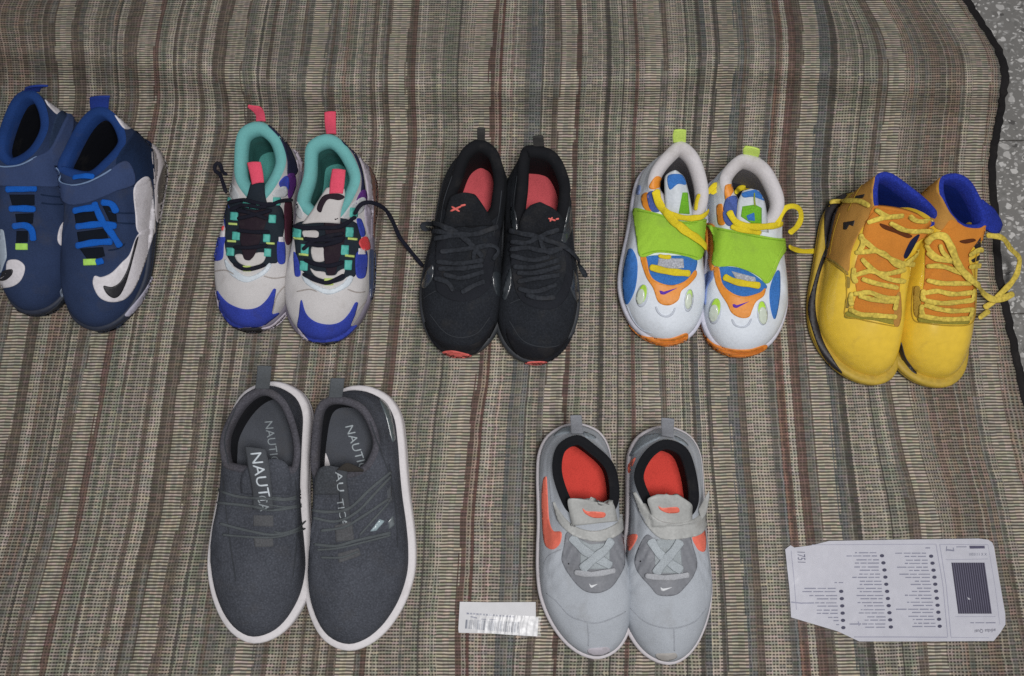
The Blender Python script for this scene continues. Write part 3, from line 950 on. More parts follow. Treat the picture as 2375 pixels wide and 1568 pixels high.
# --- yellow high tops with blue lining
GE = 'pair of yellow high tops with blue linings'
yel, tan = M('gloss', '#e0bb38', None, .07), M('fabric', '#b08140', None, .12)
blu, blu2 = M('knit', '#26379a'), M('fabric', '#122a7c')
E1 = Shoe(E_, 'high_top_shoe', 'yellow high top with a long tan and dark heel side, beside the yellow lace end', GE, (515, 1478), (395, 245), 48, 'left', bow=-18, heel_w=.92, sole_mat=M('rubber', '#b79a35'), out_mat=M('rubber', '#94802f'), zf=(18, 24), lip=5)
E1.upper([(735, 395, 92), (880, 440, 88), (985, 385, 88), (930, 285, 98), (790, 165, 110), (655, 75, 118), (565, 95, 116), (545, 220, 106), (575, 325, 98)], 5,
         yel, blu, blu2, blu2, pad=6, puff=1, toe_a=40, inset=9, rim_drop=20, vamp=.45, mids=.12)
E2 = Shoe(E_, 'high_top_shoe', 'yellow high top with a big lace loop lying over the black mat edge', GE, (945, 1495), (805, 280), 49, 'right', bow=-12, sole_mat=M('rubber', '#b79a35'), out_mat=M('rubber', '#94802f'), zf=(18, 24), lip=5)
E2.upper([(1150, 445, 92), (1270, 430, 89), (1290, 350, 94), (1240, 220, 104), (1175, 120, 114), (1085, 80, 118), (990, 110, 116), (985, 230, 106), (1050, 370, 97)], 5,
         yel, blu, blu2, blu2, pad=6, puff=1, toe_a=40, inset=9, rim_drop=20, vamp=.45, mids=.12)

# --- dark grey slip-on trainers with white soles
GF = 'pair of dark grey slip-on trainers'
gry, gry2 = M('knit', '#4a4d55'), M('knit', '#504f56')
F1 = Shoe(F_, 'slip_on_shoe', 'dark grey slip-on trainer with bold white lettering on its flat tongue', GF, (320, 1487), (428, 140), 57, 'left',
          M('foam', '#d8d4d6'), out_mat=M('rubber', '#c2bcc0'), taper=.09, zf=(24, 32), flare=1.5, lip=8, heel_w=.97)
F1.upper([(330, 610, 76), (440, 612, 73), (515, 590, 68), (527, 430, 72), (455, 225, 82), (330, 152, 86), (205, 225, 83), (112, 400, 73), (120, 560, 67), (200, 600, 71)], 5,
         gry, gry2, M('fabric', '#25262b'), M('fabric', '#4b4e55'), pad=8, inset=7, toe_a=36, folds=.8)
F2 = Shoe(F_, 'slip_on_shoe', 'dark grey slip-on trainer with creased tongue and elastic cords running diagonally', GF, (812, 1525), (865, 160), 59, 'right',
          M('foam', '#d8d4d6'), out_mat=M('rubber', '#c2bcc0'), taper=.09, bow=7, zf=(24, 32), flare=1.5, lip=8, heel_w=.97)
F2.upper([(740, 640, 76), (850, 615, 74), (920, 550, 70), (950, 420, 74), (870, 250, 82), (720, 198, 86), (620, 250, 83), (590, 430, 73), (588, 590, 67), (635, 650, 71)], 5,
         gry, gry2, M('fabric', '#25262b'), M('fabric', '#4b4e55'), pad=8, inset=7, toe_a=36, folds=.8)

# --- light grey trainers with red insoles
GG = 'pair of light grey trainers with red insoles'
lgt, bkr, red = M('fabric', '#a7acb3', None, .12), M('fabric', '#15161a'), M('fabric', '#cb443b')
G1 = Shoe(G_, 'strapped_shoe', 'light grey red-insole trainer with a long orange emblem down its left side', GG, (505, 1508), (345, 105), 51, 'left',
          M('foam', '#cbc6ca'), out_mat=M('rubber', '#bab5b8'), taper=.08, bow=-5, zf=(20, 28), lip=4.5)
G1.upper([(480, 650, 74), (590, 650, 70), (640, 540, 67), (610, 350, 73), (490, 225, 80), (380, 165, 82), (258, 235, 79), (232, 400, 71), (300, 600, 66), (370, 655, 70)], 5,
         lgt, bkr, bkr, red, pad=10, puff=-1.5, mids=.22, insole_h=8, folds=1.5)
G2 = Shoe(G_, 'strapped_shoe', 'light grey red-insole trainer with its strap end sticking up at right', GG, (920, 1542), (890, 120), 51, 'right',
          M('foam', '#cbc6ca'), out_mat=M('rubber', '#bab5b8'), taper=.1, bow=-3, zf=(20, 28), lip=4.5)
G2.upper([(960, 660, 74), (1070, 665, 70), (1125, 560, 67), (1100, 360, 74), (1040, 235, 80), (910, 193, 82), (790, 270, 79), (728, 420, 71), (790, 590, 66), (850, 655, 70)], 5,
         lgt, bkr, bkr, red, pad=10, puff=-1.5, mids=.22, insole_h=8, folds=1.5)

# ------------------------------------------------------------------ panels, tongues, straps and laces
def X(s, name, pts, mat, t=.9, **k): return s.patch(name, pts, mat, t, **k)
def Lc(s, pts, mat, w, **k): return s.lace(pts, mat, w, **k)

# ---- dark blue high tops
white = M('leather', '#d2ced3'); black = M('leather', '#1c1b22'); lime = M('rubber', '#a6d85c'); lacebl = M('fabric', '#1459b4')
strapm = M('suede', '#37466a', None, .12); hole = M('fabric', '#0d1420'); piping = M('rubber', '#6f86a8')
s = A2
s.loft('heel_tab', [((535, 190, 108), (640, 190, 108)), ((530, 150, 116), (645, 140, 116)), ((530, 118, 122), (650, 112, 122))], M('fabric', '#243a86'), crown=1.5, thick=2)
X(s, 'heel_patch', [(672, 200), (715, 196), (800, 262), (775, 298), (735, 300), (695, 250)], white)
X(s, 'heel_counter', [(905, 362), (955, 425), (1015, 465), (1025, 560), (1015, 680), (975, 760), (945, 860), (920, 830), (915, 700), (905, 560), (893, 450)], M('leather', '#aaa4a6'), 1.4, step=7)
X(s, 'heel_window', [(975, 500), (985, 520), (975, 640), (955, 730), (935, 740), (935, 620)], M('gloss', '#4d4846'), .6)
X(s, 'quarter_panel', [(690, 480), (790, 330), (835, 268), (872, 290), (898, 400), (912, 590), (885, 600), (790, 645), (720, 600)], navy2)
X(s, 'side_panel', [(790, 660), (830, 600), (880, 590), (905, 700), (918, 900), (890, 930), (815, 910), (800, 800)], white)
X(s, 'sole_rim', [(925, 900), (965, 930), (955, 1120), (908, 1225), (838, 1330), (765, 1405), (738, 1400), (845, 1270), (900, 1160), (915, 1000)], M('rubber', '#aaa8b8'), 1.2, step=6)
X(s, 'toe_guard', [(395, 1350), (440, 1430), (540, 1490), (640, 1500), (730, 1450), (720, 1490), (620, 1518), (500, 1510), (420, 1440)], M('rubber', '#1a2536'), .6)
X(s, 'emblem', [(905, 895), (885, 1000), (848, 1110), (800, 1230), (740, 1305), (660, 1325), (590, 1298), (552, 1225), (560, 1172), (600, 1178), (660, 1152), (722, 1090), (765, 1045), (800, 955), (830, 915)], white, 1.0)
X(s, 'emblem_core', [(792, 1045), (770, 1130), (742, 1220), (708, 1285), (670, 1302), (630, 1275), (612, 1230), (660, 1236), (705, 1212), (742, 1155), (768, 1085), (800, 965), (818, 940)], black, .5)
for p in ([(440, 800), (560, 778), (578, 850), (450, 868)], [(455, 912), (620, 890), (642, 950), (465, 972)], [(472, 1010), (610, 1000), (622, 1055), (520, 1080)], [(600, 745), (680, 740), (695, 860), (650, 850)]):
    X(s, 'lace_gap', p, hole, .3, smooth=False)
X(s, 'strap', [(303, 500), (340, 597), (420, 634), (520, 618), (620, 567), (700, 505), (760, 500), (790, 620), (690, 668), (570, 722), (480, 747), (402, 742), (335, 640)], strapm, 3.5)
Lc(s, [(306, 510), (340, 597), (420, 634), (520, 618), (620, 567), (660, 538)], piping, 9, name='strap_piping', thick=1.2)
for p in ([(438, 790), (500, 776), (570, 768)], [(455, 882), (600, 866), (690, 878)], [(455, 995), (550, 976), (665, 968)], [(560, 735), (610, 850), (660, 920), (712, 1000)], [(600, 738), (660, 745), (690, 800)], [(570, 1092), (615, 1080)]):
    Lc(s, p, lacebl, 37, thick=2, lift=1.6)
X(s, 'lace_tag', box(533, 1089, 76, 38, -.03), lime, 1.5, smooth=False)
Lc(s, [(430, 590, 84), (500, 580, 90), (560, 585, 88)], lacebl, 30, name='lace')
for q in ([(640, 790), (720, 800), (790, 800)], [(650, 850), (730, 860), (795, 862)], [(640, 1020), (700, 1010), (740, 980)]):
    Lc(s, q, navy2, 8, thick=.8, lift=.2, name='stitching')

s = A1
s.loft('heel_tab', [((140, 90, 108), (235, 85, 108)), ((150, 68, 116), (245, 62, 116)), ((180, 58, 122), (285, 52, 122))], M('fabric', '#243a86'), crown=1.5, thick=2)
X(s, 'heel_patch', [(262, 108), (318, 112), (392, 182), (345, 216), (308, 190), (275, 150)], white)
X(s, 'quarter_panel', [(330, 230), (375, 190), (420, 220), (430, 300), (395, 420), (320, 480), (290, 400)], M('suede', '#28364f'))
X(s, 'side_panel', [(355, 880), (400, 830), (400, 900), (370, 990), (340, 960)], white)
X(s, 'sole_rim', [(355, 1260), (395, 1220), (395, 1270), (370, 1300)], M('rubber', '#6f7a8c'), .7)
X(s, 'toe_guard', [(60, 1370), (150, 1410), (240, 1405), (330, 1350), (384, 1280), (380, 1330), (310, 1400), (200, 1425), (90, 1400)], M('rubber', '#1c222c'), .6)
X(s, 'side_stripe', [(0, 900), (22, 905), (40, 1050), (25, 1100), (0, 1150)], M('leather', '#9aa6b4'))
X(s, 'emblem', [(-40, 1200), (30, 1170), (42, 1095), (60, 1076), (108, 1078), (146, 1112), (140, 1165), (110, 1212), (55, 1238), (-40, 1240)], white, 1.0)
X(s, 'emblem_core', [(20, 1142), (72, 1132), (70, 1165), (30, 1198), (-10, 1195), (8, 1170)], black, .5)
for p in ([(55, 690), (205, 690), (205, 752), (75, 762)], [(90, 805), (200, 800), (195, 862), (100, 870)], [(98, 905), (165, 905), (165, 972), (95, 978)]):
    X(s, 'lace_gap', p, hole, .3, smooth=False)
X(s, 'strap', [(-30, 515), (40, 527), (130, 512), (220, 462), (300, 412), (400, 215), (428, 260), (392, 420), (345, 560), (340, 638), (230, 642), (20, 640), (-30, 620)], strapm, 3.5)
Lc(s, [(-10, 520), (40, 527), (130, 512), (220, 462)], piping, 9, name='strap_piping', thick=1.2)
for p in ([(40, 662), (130, 656), (222, 655)], [(60, 776), (140, 774), (215, 778)], [(78, 880), (150, 872), (192, 900), (200, 965)]):
    Lc(s, p, lacebl, 37, thick=2, lift=1.6)
X(s, 'lace_tag', box(129, 998, 70, 38), lime, 1.5, smooth=False)
for q in ([(240, 690), (300, 700), (370, 705)], [(245, 740), (310, 748), (370, 748)]):
    Lc(s, q, navy2, 8, thick=.8, lift=.2, name='stitching')

# ---- grey, blue and teal running shoes
rblue = M('suede', '#34439f'); vwhite = M('leather', '#c3ccd4'); ink = M('fabric', '#222a33'); plum = M('fabric', '#2a2029')
tealr = M('rubber', '#4fada2'); blacklace = M('fabric', '#191a26'); pink = M('fabric', '#f0526a'); lime2 = M('rubber', '#b9cc72'); softgrey = M('fabric', '#c2bebd', None, .08)
navyd = M('suede', '#23263f'); purple = M('fabric', '#552a70'); redp = M('leather', '#d8454a'); wmid = M('rubber', '#b9b1bd'); brown = M('gloss', '#5f4038'); dkrub = M('rubber', '#17171c')
s = B2
X(s, 'heel_sole', [(1030, 360), (1075, 420), (1100, 520), (1098, 700), (1075, 860), (1060, 840), (1062, 640), (1042, 480)], brown, .8)
X(s, 'midsole_panel', [(962, 338), (1000, 365), (1040, 470), (1062, 640), (1056, 730), (1030, 705), (1022, 560), (1000, 440)], wmid)
X(s, 'forefoot_sole', [(1040, 930), (1075, 950), (1090, 1080), (1080, 1200), (1045, 1230), (1035, 1100)], M('gloss', '#3d465f'), .8)
X(s, 'quarter_panel', [(868, 258), (930, 310), (985, 420), (1010, 560), (1012, 625), (985, 600), (988, 480), (940, 350), (880, 285)], navyd)
X(s, 'quarter_patch', [(985, 575), (1015, 570), (1018, 640), (960, 680), (955, 640)], purple)
X(s, 'eyelet_patch', [(945, 640), (1000, 610), (1015, 640), (990, 700), (900, 740), (880, 720)], M('leather', '#b7babd'))
X(s, 'eyelet_patch', [(580, 610), (612, 650), (640, 710), (620, 740), (580, 680)], M('leather', '#b7babd'))
X(s, 'quarter_patch', [(1018, 650), (1048, 700), (1056, 840), (1040, 870), (1016, 780), (1008, 700)], M('leather', '#a39bab'))
X(s, 'lace_bed', [(588, 780), (700, 745), (860, 735), (965, 775), (985, 880), (965, 1000), (950, 1085), (905, 1090), (870, 1115), (790, 1132), (700, 1108), (645, 1065), (605, 1000), (592, 900)], ink, .8)
X(s, 'side_panel', [(583, 940), (612, 1000), (622, 1080), (590, 1082)], rblue)
X(s, 'side_panel', [(958, 950), (1020, 940), (1012, 1085), (960, 1088)], rblue)
X(s, 'side_panel', [(960, 742), (988, 745), (1012, 830), (990, 850), (972, 800)], rblue)
X(s, 'side_badge', [(985, 862), (1020, 850), (1040, 915), (1005, 930), (975, 892)], redp, 1.2)
X(s, 'side_mark', [(972, 918), (1015, 925), (1012, 955), (970, 955)], white, .6, smooth=False)
X(s, 'tongue_panel', [(690, 912), (752, 905), (768, 990), (702, 992)], softgrey, .8)
X(s, 'tongue_panel', [(640, 812), (725, 815), (720, 860), (652, 858)], softgrey, .8)
X(s, 'tongue_strip', [(765, 730), (835, 728), (890, 800), (880, 900), (850, 1000), (830, 1072), (785, 1072), (762, 950), (775, 850)], plum, 1)
X(s, 'throat_rim', [(682, 1040), (712, 1055), (768, 1062), (780, 1082), (832, 1080), (850, 1058), (888, 1042), (872, 1085), (790, 1108), (715, 1088)], softgrey, 1)
X(s, 'vamp_overlay', [(632, 1085), (660, 1092), (705, 1132), (795, 1165), (875, 1132), (915, 1085), (938, 1098), (905, 1150), (800, 1197), (715, 1170), (655, 1130)], vwhite, 1)
X(s, 'mudguard', [(628, 1230), (655, 1310), (710, 1360), (790, 1378), (862, 1362), (915, 1310), (950, 1248), (966, 1246), (948, 1320), (925, 1388), (962, 1382), (900, 1446), (830, 1482), (750, 1486), (678, 1474), (630, 1420), (606, 1385), (615, 1320)], rblue, 1.1)
X(s, 'toe_bumper', [(668, 1478), (755, 1488), (842, 1480), (838, 1515), (780, 1540), (720, 1536), (680, 1512)], dkrub, 1)
X(s, 'sole_lip', [(835, 1492), (960, 1428), (1030, 1348), (1046, 1360), (985, 1442), (900, 1492)], wmid, .7)
X(s, 'sole_lip', [(606, 1400), (640, 1440), (676, 1482), (650, 1475), (610, 1425)], wmid, .7)
for q in ([(600, 1180), (680, 1165), (720, 1180)], [(905, 1165), (960, 1185), (1010, 1180)], [(925, 1385), (970, 1290), (1020, 1235)]):
    Lc(s, q, M('suede', '#9f9894'), 7, thick=.8, lift=.1, name='seam')
s.loft('tongue', [((630, 770, 71), (860, 770, 71)), ((690, 690, 75), (868, 690, 76)), ((740, 610, 79), (890, 605, 80)), ((775, 555, 83), (888, 560, 83))], softgrey, crown=4, thick=4)
X(s, 'tongue_emblem', [(722, 682), (740, 630), (775, 595), (848, 588), (888, 608), (855, 628), (792, 622), (762, 660), (745, 702)], plum, .7)
s.loft('tongue_tab', [((795, 590, 84), (878, 590, 84)), ((800, 520, 88), (888, 520, 89)), ((812, 440, 92), (894, 446, 92))], pink, crown=2, thick=2.5)
s.loft('heel_tab', [((778, 232, 86), (838, 232, 86)), ((768, 170, 98), (836, 168, 98)), ((765, 98, 106), (836, 95, 106))], pink, crown=1.5, thick=2)
for x, y in ((605, 825), (650, 925), (645, 1025), (915, 822), (888, 930), (908, 1020), (570, 688), (940, 702)):
    X(s, 'lace_loop', box(x, y, 42, 58, .05), tealr, 2.2, smooth=False)
for x, y in ((935, 862), (918, 965), (612, 860), (642, 957)):
    X(s, 'loop_tab', box(x, y, 56, 13, .1), lime2, 1.2, smooth=False)
for p in ([(592, 785), (660, 800), (760, 796), (860, 788), (950, 720)], [(648, 862), (760, 872), (885, 858)], [(660, 892), (760, 902), (875, 870)], [(650, 990), (720, 1016), (800, 1026), (880, 1002)], [(645, 1075), (720, 1112), (790, 1127), (885, 1080)], [(640, 930), (700, 880), (780, 850), (880, 830)]):
    Lc(s, p, blacklace, 24, thick=3, lift=1.5)
X(s, 'lace_tag', box(793, 1121, 56, 42), lime2, 2, smooth=False)
Lc(s, [(950, 715, 72), (985, 660, 76), (1030, 645, 74), (1090, 660, 62), (1140, 695, 50), (1180, 760, 36), (1220, 850, 20), (1280, 930, 9), (1340, 1003, 3.5), (1362, 1030, 3.2)], blacklace, 24, thick=4, label='loose black lace end')

s = B1
X(s, 'midsole_panel', [(545, 262), (582, 275), (632, 390), (628, 455), (602, 440), (590, 360)], wmid)
X(s, 'heel_sole', [(600, 285), (640, 330), (650, 430), (632, 450), (628, 380)], brown, .8)
X(s, 'quarter_panel', [(425, 178), (490, 220), (560, 320), (602, 430), (592, 472), (545, 480), (540, 380), (500, 262)], navyd)
X(s, 'quarter_patch', [(540, 482), (582, 468), (592, 540), (560, 620), (545, 600)], purple)
X(s, 'side_panel', [(492, 522), (540, 480), (550, 558), (512, 562)], rblue)
X(s, 'side_panel', [(160, 690), (192, 660), (200, 760), (172, 800)], rblue)
X(s, 'side_badge', [(130, 742), (156, 738), (158, 802), (120, 822)], redp, 1.2)
X(s, 'eyelet_patch', [(168, 520), (206, 520), (256, 612), (216, 622)], M('leather', '#b7babd'))
X(s, 'eyelet_patch', [(452, 602), (480, 560), (530, 545), (542, 590), (510, 612)], M('leather', '#b7babd'))
X(s, 'quarter_patch', [(525, 650), (560, 625), (572, 720), (568, 860), (545, 900), (528, 870), (524, 760)], M('suede', '#43202e'))
X(s, 'lace_bed', [(165, 645), (240, 625), (350, 650), (450, 640), (508, 680), (522, 780), (502, 900), (482, 1000), (440, 1012), (380, 1042), (300, 1058), (240, 1032), (190, 982), (168, 900), (172, 780)], ink, .8)
X(s, 'side_panel', [(115, 850), (166, 850), (160, 900), (150, 982), (96, 988), (102, 920)], rblue)
X(s, 'side_panel', [(482, 880), (522, 880), (526, 1002), (486, 1004)], rblue)
X(s, 'side_mark', [(125, 815), (165, 815), (160, 850), (120, 850)], white, .6, smooth=False)
X(s, 'side_mark', [(490, 850), (522, 850), (522, 880), (490, 880)], white, .6, smooth=False)
X(s, 'throat_rim', [(230, 960), (268, 955), (285, 985), (320, 990), (345, 950), (410, 948), (396, 1002), (330, 1028), (270, 1016), (240, 992)], softgrey, 1)
X(s, 'tongue_strip', [(260, 700), (340, 690), (430, 692), (402, 800), (352, 945), (322, 985), (285, 985), (270, 930), (255, 820)], plum, 1)
X(s, 'vamp_overlay', [(168, 985), (220, 1040), (300, 1088), (380, 1060), (432, 1008), (444, 1028), (400, 1080), (300, 1124), (220, 1092), (178, 1040)], vwhite, 1)
X(s, 'mudguard', [(108, 1138), (132, 1190), (182, 1245), (250, 1278), (310, 1286), (370, 1270), (420, 1225), (458, 1164), (472, 1166), (460, 1240), (450, 1312), (492, 1308), (430, 1360), (380, 1392), (300, 1397), (220, 1393), (170, 1350), (135, 1295), (130, 1240), (112, 1170)], rblue, 1.1)
X(s, 'toe_bumper', [(218, 1396), (300, 1400), (392, 1396), (382, 1422), (330, 1442), (260, 1437), (225, 1416)], dkrub, 1)
X(s, 'sole_lip', [(385, 1402), (450, 1380), (550, 1288), (562, 1300), (510, 1360), (440, 1402)], wmid, .7)
X(s, 'sole_lip', [(106, 1165), (122, 1240), (142, 1310), (215, 1402), (188, 1396), (128, 1320)], wmid, .7)
for q in ([(90, 1060), (170, 1050), (220, 1075)], [(400, 1085), (460, 1100), (530, 1090)], [(450, 1310), (480, 1200), (540, 1130)]):
    Lc(s, q, M('suede', '#9f9894'), 7, thick=.8, lift=.1, name='seam')
s.loft('tongue', [((270, 680, 73), (430, 680, 73)), ((300, 600, 77), (410, 600, 77)), ((320, 530, 80), (405, 525, 80))], ink, crown=3, thick=4)
X(s, 'tongue_emblem', box(330, 655, 90, 40, .2), tealr, .8)
s.loft('tongue_tab', [((328, 535, 82), (402, 522, 82)), ((315, 470, 87), (395, 460, 87)), ((298, 402, 91), (382, 398, 91))], pink, crown=2, thick=2.5)
s.loft('heel_tab', [((352, 155, 88), (412, 155, 88)), ((352, 118, 97), (402, 96, 99)), ((330, 90, 104), (375, 66, 107)), ((302, 70, 108), (312, 52, 111))], pink, crown=1, thick=2)
for x, y in ((182, 612), (225, 726), (236, 845), (202, 940), (475, 635), (450, 742), (418, 858), (424, 945)):
    X(s, 'lace_loop', box(x, y, 40, 48, .05), tealr, 2.2, smooth=False)
for x, y in ((215, 772), (208, 876), (440, 889)):
    X(s, 'loop_tab', box(x, y, 50, 12, .05), lime2, 1.2, smooth=False)
for p in ([(200, 645), (280, 628), (360, 645), (440, 658), (500, 632), (560, 626)], [(250, 742), (340, 722), (445, 690)], [(248, 812), (340, 822), (435, 820)], [(228, 915), (320, 916), (425, 900)], [(228, 1012), (295, 1046), (412, 1020)], [(248, 690), (340, 712), (430, 745)], [(210, 690), (290, 660), (420, 670)]):
    Lc(s, p, blacklace, 22, thick=3, lift=1.5)
Lc(s, [(178, 590, 72), (155, 520, 66), (137, 470, 62), (112, 462, 60), (108, 430, 62), (124, 405, 64), (146, 425, 64), (152, 460, 64), (185, 480, 70)], blacklace, 22, thick=4, label='stiff black lace end')
X(s, 'lace_tag', box(300, 1041, 46, 34), lime2, 2, smooth=False)

# ---- black running shoes
bl1, bl2, shine = M('lace', '#2c2f35'), M('fabric', '#1f2127'), M('gloss', '#30353a')
corald = M('rubber', '#d4635c')
s = C1
s.loft('tongue', [((225, 660, 70), (545, 640, 68)), ((245, 590, 76), (530, 600, 73)), ((258, 520, 82), (500, 545, 79)), ((276, 466, 87), (450, 470, 87)), ((300, 448, 88), (425, 444, 88)), ((330, 444, 88), (395, 441, 88))], M('knit', '#1d1f24'), crown=5, thick=5)
for a, b in (((278, 548), (345, 518)), ((285, 520), (335, 550)), ((340, 515), (372, 508))):
    Lc(s, [a, ((a[0] + b[0]) / 2, (a[1] + b[1]) / 2), b], corald, 11, name='tongue_emblem', thick=.6, lift=.1, relax=0)
X(s, 'toe_cap', [(120, 1230), (200, 1330), (330, 1375), (450, 1350), (545, 1240), (520, 1320), (430, 1420), (330, 1425), (220, 1405), (150, 1320)], M('suede', '#1a1b20'), .8)
X(s, 'side_panel', [(105, 1000), (140, 905), (170, 880), (168, 960), (122, 1022)], shine)
X(s, 'side_panel', [(533, 940), (560, 918), (602, 955), (590, 1070), (562, 1062), (540, 1000)], shine)
X(s, 'eyestay', [(195, 720), (240, 700), (250, 850), (250, 980), (330, 1040), (440, 1000), (480, 860), (560, 660), (590, 640), (550, 860), (520, 1010), (440, 1085), (340, 1105), (250, 1080), (190, 1020)], bl2, 1.0)
for p in ([(190, 725), (300, 702), (430, 690), (565, 640)], [(200, 862), (330, 872), (475, 852)], [(210, 905), (350, 902), (475, 882)], [(185, 962), (260, 985), (300, 1042)], [(345, 1052), (430, 1002), (485, 980)], [(220, 800), (330, 790), (500, 760)], [(240, 940), (350, 960), (480, 920)]):
    Lc(s, p, bl1, 29, thick=2.2, lift=2.6)
Lc(s, [(240, 635), (330, 690), (410, 760), (470, 835)], bl1, 32, thick=2.2, lift=2.5)
Lc(s, [(560, 640), (440, 690), (330, 692), (230, 680), (140, 668, 66), (100, 642, 66), (140, 622, 68), (230, 635), (300, 680)], bl1, 30, thick=2.2, lift=3, label='bow loop of the lace')
Lc(s, [(420, 850), (430, 790), (510, 760), (560, 790), (530, 850)], bl1, 26, thick=2.2, lift=2.5)
X(s, 'toe_bumper', [(222, 1418), (280, 1406), (350, 1418), (418, 1440), (390, 1456), (330, 1461), (258, 1446)], corald, 1)
s.loft('heel_tab', [((442, 118, 88), (490, 118, 88)), ((442, 75, 99), (491, 76, 99)), ((442, 38, 105), (492, 40, 105))], M('fabric', '#3b3a3a'), crown=1, thick=2)
s = C2
s.loft('tongue', [((700, 700, 70), (985, 680, 68)), ((705, 620, 76), (985, 620, 74)), ((730, 560, 82), (955, 570, 80)), ((760, 520, 86), (910, 530, 85)), ((790, 503, 87), (870, 510, 87)), ((810, 499, 87), (850, 503, 87))], M('knit', '#1d1f24'), crown=5, thick=5)
for a, b in (((880, 592), (925, 606)), ((905, 585), (890, 612)), ((925, 598), (945, 594))):
    Lc(s, [a, ((a[0] + b[0]) / 2, (a[1] + b[1]) / 2), b], corald, 10, name='tongue_emblem', thick=.6, lift=.1, relax=0)
X(s, 'toe_cap', [(625, 1270), (700, 1350), (800, 1385), (930, 1378), (1060, 1290), (1010, 1400), (900, 1465), (800, 1470), (700, 1440), (640, 1350)], M('suede', '#1a1b20'), .8)
X(s, 'side_panel', [(598, 1080), (622, 960), (650, 900), (652, 1000), (620, 1092)], shine)
X(s, 'side_panel', [(1008, 925), (1030, 898), (1060, 1000), (1066, 1112), (1040, 1082), (1005, 985)], shine)
X(s, 'heel_panel', [(985, 620), (1015, 500), (1030, 620), (990, 740), (960, 730)], shine)
X(s, 'heel_panel', [(655, 520), (680, 560), (690, 660), (670, 680), (650, 600)], shine)
X(s, 'eyestay', [(650, 760), (690, 740), (710, 880), (740, 1000), (810, 1090), (900, 1090), (970, 1000), (990, 860), (960, 740), (1010, 800), (1030, 940), (990, 1080), (910, 1150), (790, 1140), (700, 1080), (660, 940)], bl2, 1.0)
for p in ([(655, 790), (760, 775), (840, 795), (960, 780)], [(660, 825), (780, 852), (885, 832)], [(670, 892), (790, 895), (940, 850)], [(695, 985), (800, 965), (945, 942)], [(700, 1025), (800, 1045), (930, 1000)], [(745, 1062), (830, 1085), (920, 1078)], [(660, 740), (760, 745), (830, 700), (940, 655)], [(690, 930), (800, 930), (950, 890)]):
    Lc(s, p, bl1, 29, thick=2.2, lift=2.6)
Lc(s, [(655, 670), (760, 692), (850, 722), (970, 772), (1045, 850), (1080, 900, 45), (1112, 952, 36)], bl1, 30, thick=2.2, lift=3, label='loose end of the lace')
Lc(s, [(830, 700), (840, 760), (880, 810), (960, 770)], bl1, 28, thick=2.2, lift=2.5)
X(s, 'toe_bumper', [(722, 1490), (770, 1474), (860, 1474), (884, 1490), (840, 1504), (760, 1504)], corald, 1)
s.loft('heel_tab', [((790, 158, 88), (856, 152, 88)), ((786, 120, 97), (853, 116, 97)), ((785, 95, 103), (850, 90, 103))], M('fabric', '#3b3a3a'), crown=1, thick=2)

seamk = M('fabric', '#34373c')
for s_, qs in ((C1, ([(150, 1180), (240, 1290), (330, 1325), (440, 1300), (520, 1200)], [(110, 1090), (150, 1060), (190, 1040)], [(540, 700), (575, 560), (592, 420)], [(215, 640), (240, 480), (290, 330)])),
               (C2, ([(640, 1220), (720, 1340), (830, 1382), (950, 1370), (1060, 1280)], [(640, 1120), (680, 1100), (710, 1090)], [(1000, 620), (1020, 480), (1005, 340)], [(690, 640), (670, 500), (690, 330)]))):
    for q in qs:
        s_.lace(q, seamk, 6, thick=.7, lift=.15, name='stitching')

# ---- white trainers with lime straps
glime, org, sky = M('suede', '#97c13e', None, .10), M('leather', '#dc8a2c'), M('suede', '#3b71b8')
ylace, creamb, viol, green = M('fabric', '#dcc52c'), M('gloss', '#c6cfc0'), M('print', '#5a2fa5'), M('suede', '#6dab2c')
limet = M('fabric', '#c2e06a'); wseam = M('leather', '#b8bec9'); lav = M('suede', '#7b8fc0')
s = D1
s.loft('heel_tab', [((440, 118, 88), (522, 118, 88)), ((436, 75, 98), (524, 75, 98)), ((444, 38, 105), (525, 38, 105))], limet, crown=1.5, thick=2)
X(s, 'collar_trim', [(318, 343), (350, 336), (372, 370), (360, 400), (312, 420), (285, 402)], org)
X(s, 'collar_trim', [(238, 462), (275, 440), (285, 500), (300, 560), (265, 555), (242, 520)], org)
X(s, 'quarter_panel', [(275, 450), (315, 432), (330, 500), (352, 560), (310, 566), (285, 530)], M('suede', '#4a5d9c'))
X(s, 'quarter_panel', [(215, 395), (230, 400), (222, 450), (202, 450)], lav)
X(s, 'side_panel', [(150, 815), (175, 808), (206, 880), (206, 990), (186, 1090), (140, 1167), (118, 1090), (118, 960)], sky)
X(s, 'throat_panel', [(262, 862), (420, 850), (582, 865), (576, 960), (520, 1012), (430, 1042), (340, 1022), (285, 975)], sky, .9)
X(s, 'vamp_panel', [(228, 860), (264, 860), (290, 970), (340, 1020), (430, 1042), (520, 1012), (580, 945), (588, 980), (540, 1040), (492, 1080), (470, 1140), (410, 1172), (345, 1150), (310, 1060), (265, 985)], org, 1.1)
X(s, 'tongue_window', [(345, 868), (505, 868), (510, 930), (400, 942), (338, 920)], M('knit', '#b9bbc4'), .5, smooth=False)
X(s, 'emblem', [(350, 1078), (360, 1076), (378, 1084), (470, 1058), (382, 1103), (358, 1100)], viol, .4, smooth=False)
X(s, 'bubble_ring', oval(240, 1110, 78, 150, .15), wseam, .5)
X(s, 'bubble_window', oval(240, 1098, 54, 122, .2), M('rubber', '#a9d544'), .6)
X(s, 'bubble', oval(230, 1115, 50, 100, .12), creamb, 1.8)
X(s, 'bubble_ring', oval(540, 1140, 60, 150, .12), wseam, .5)
X(s, 'bubble_window', oval(542, 1125, 40, 112, .15), M('rubber', '#b4d67a'), .6)
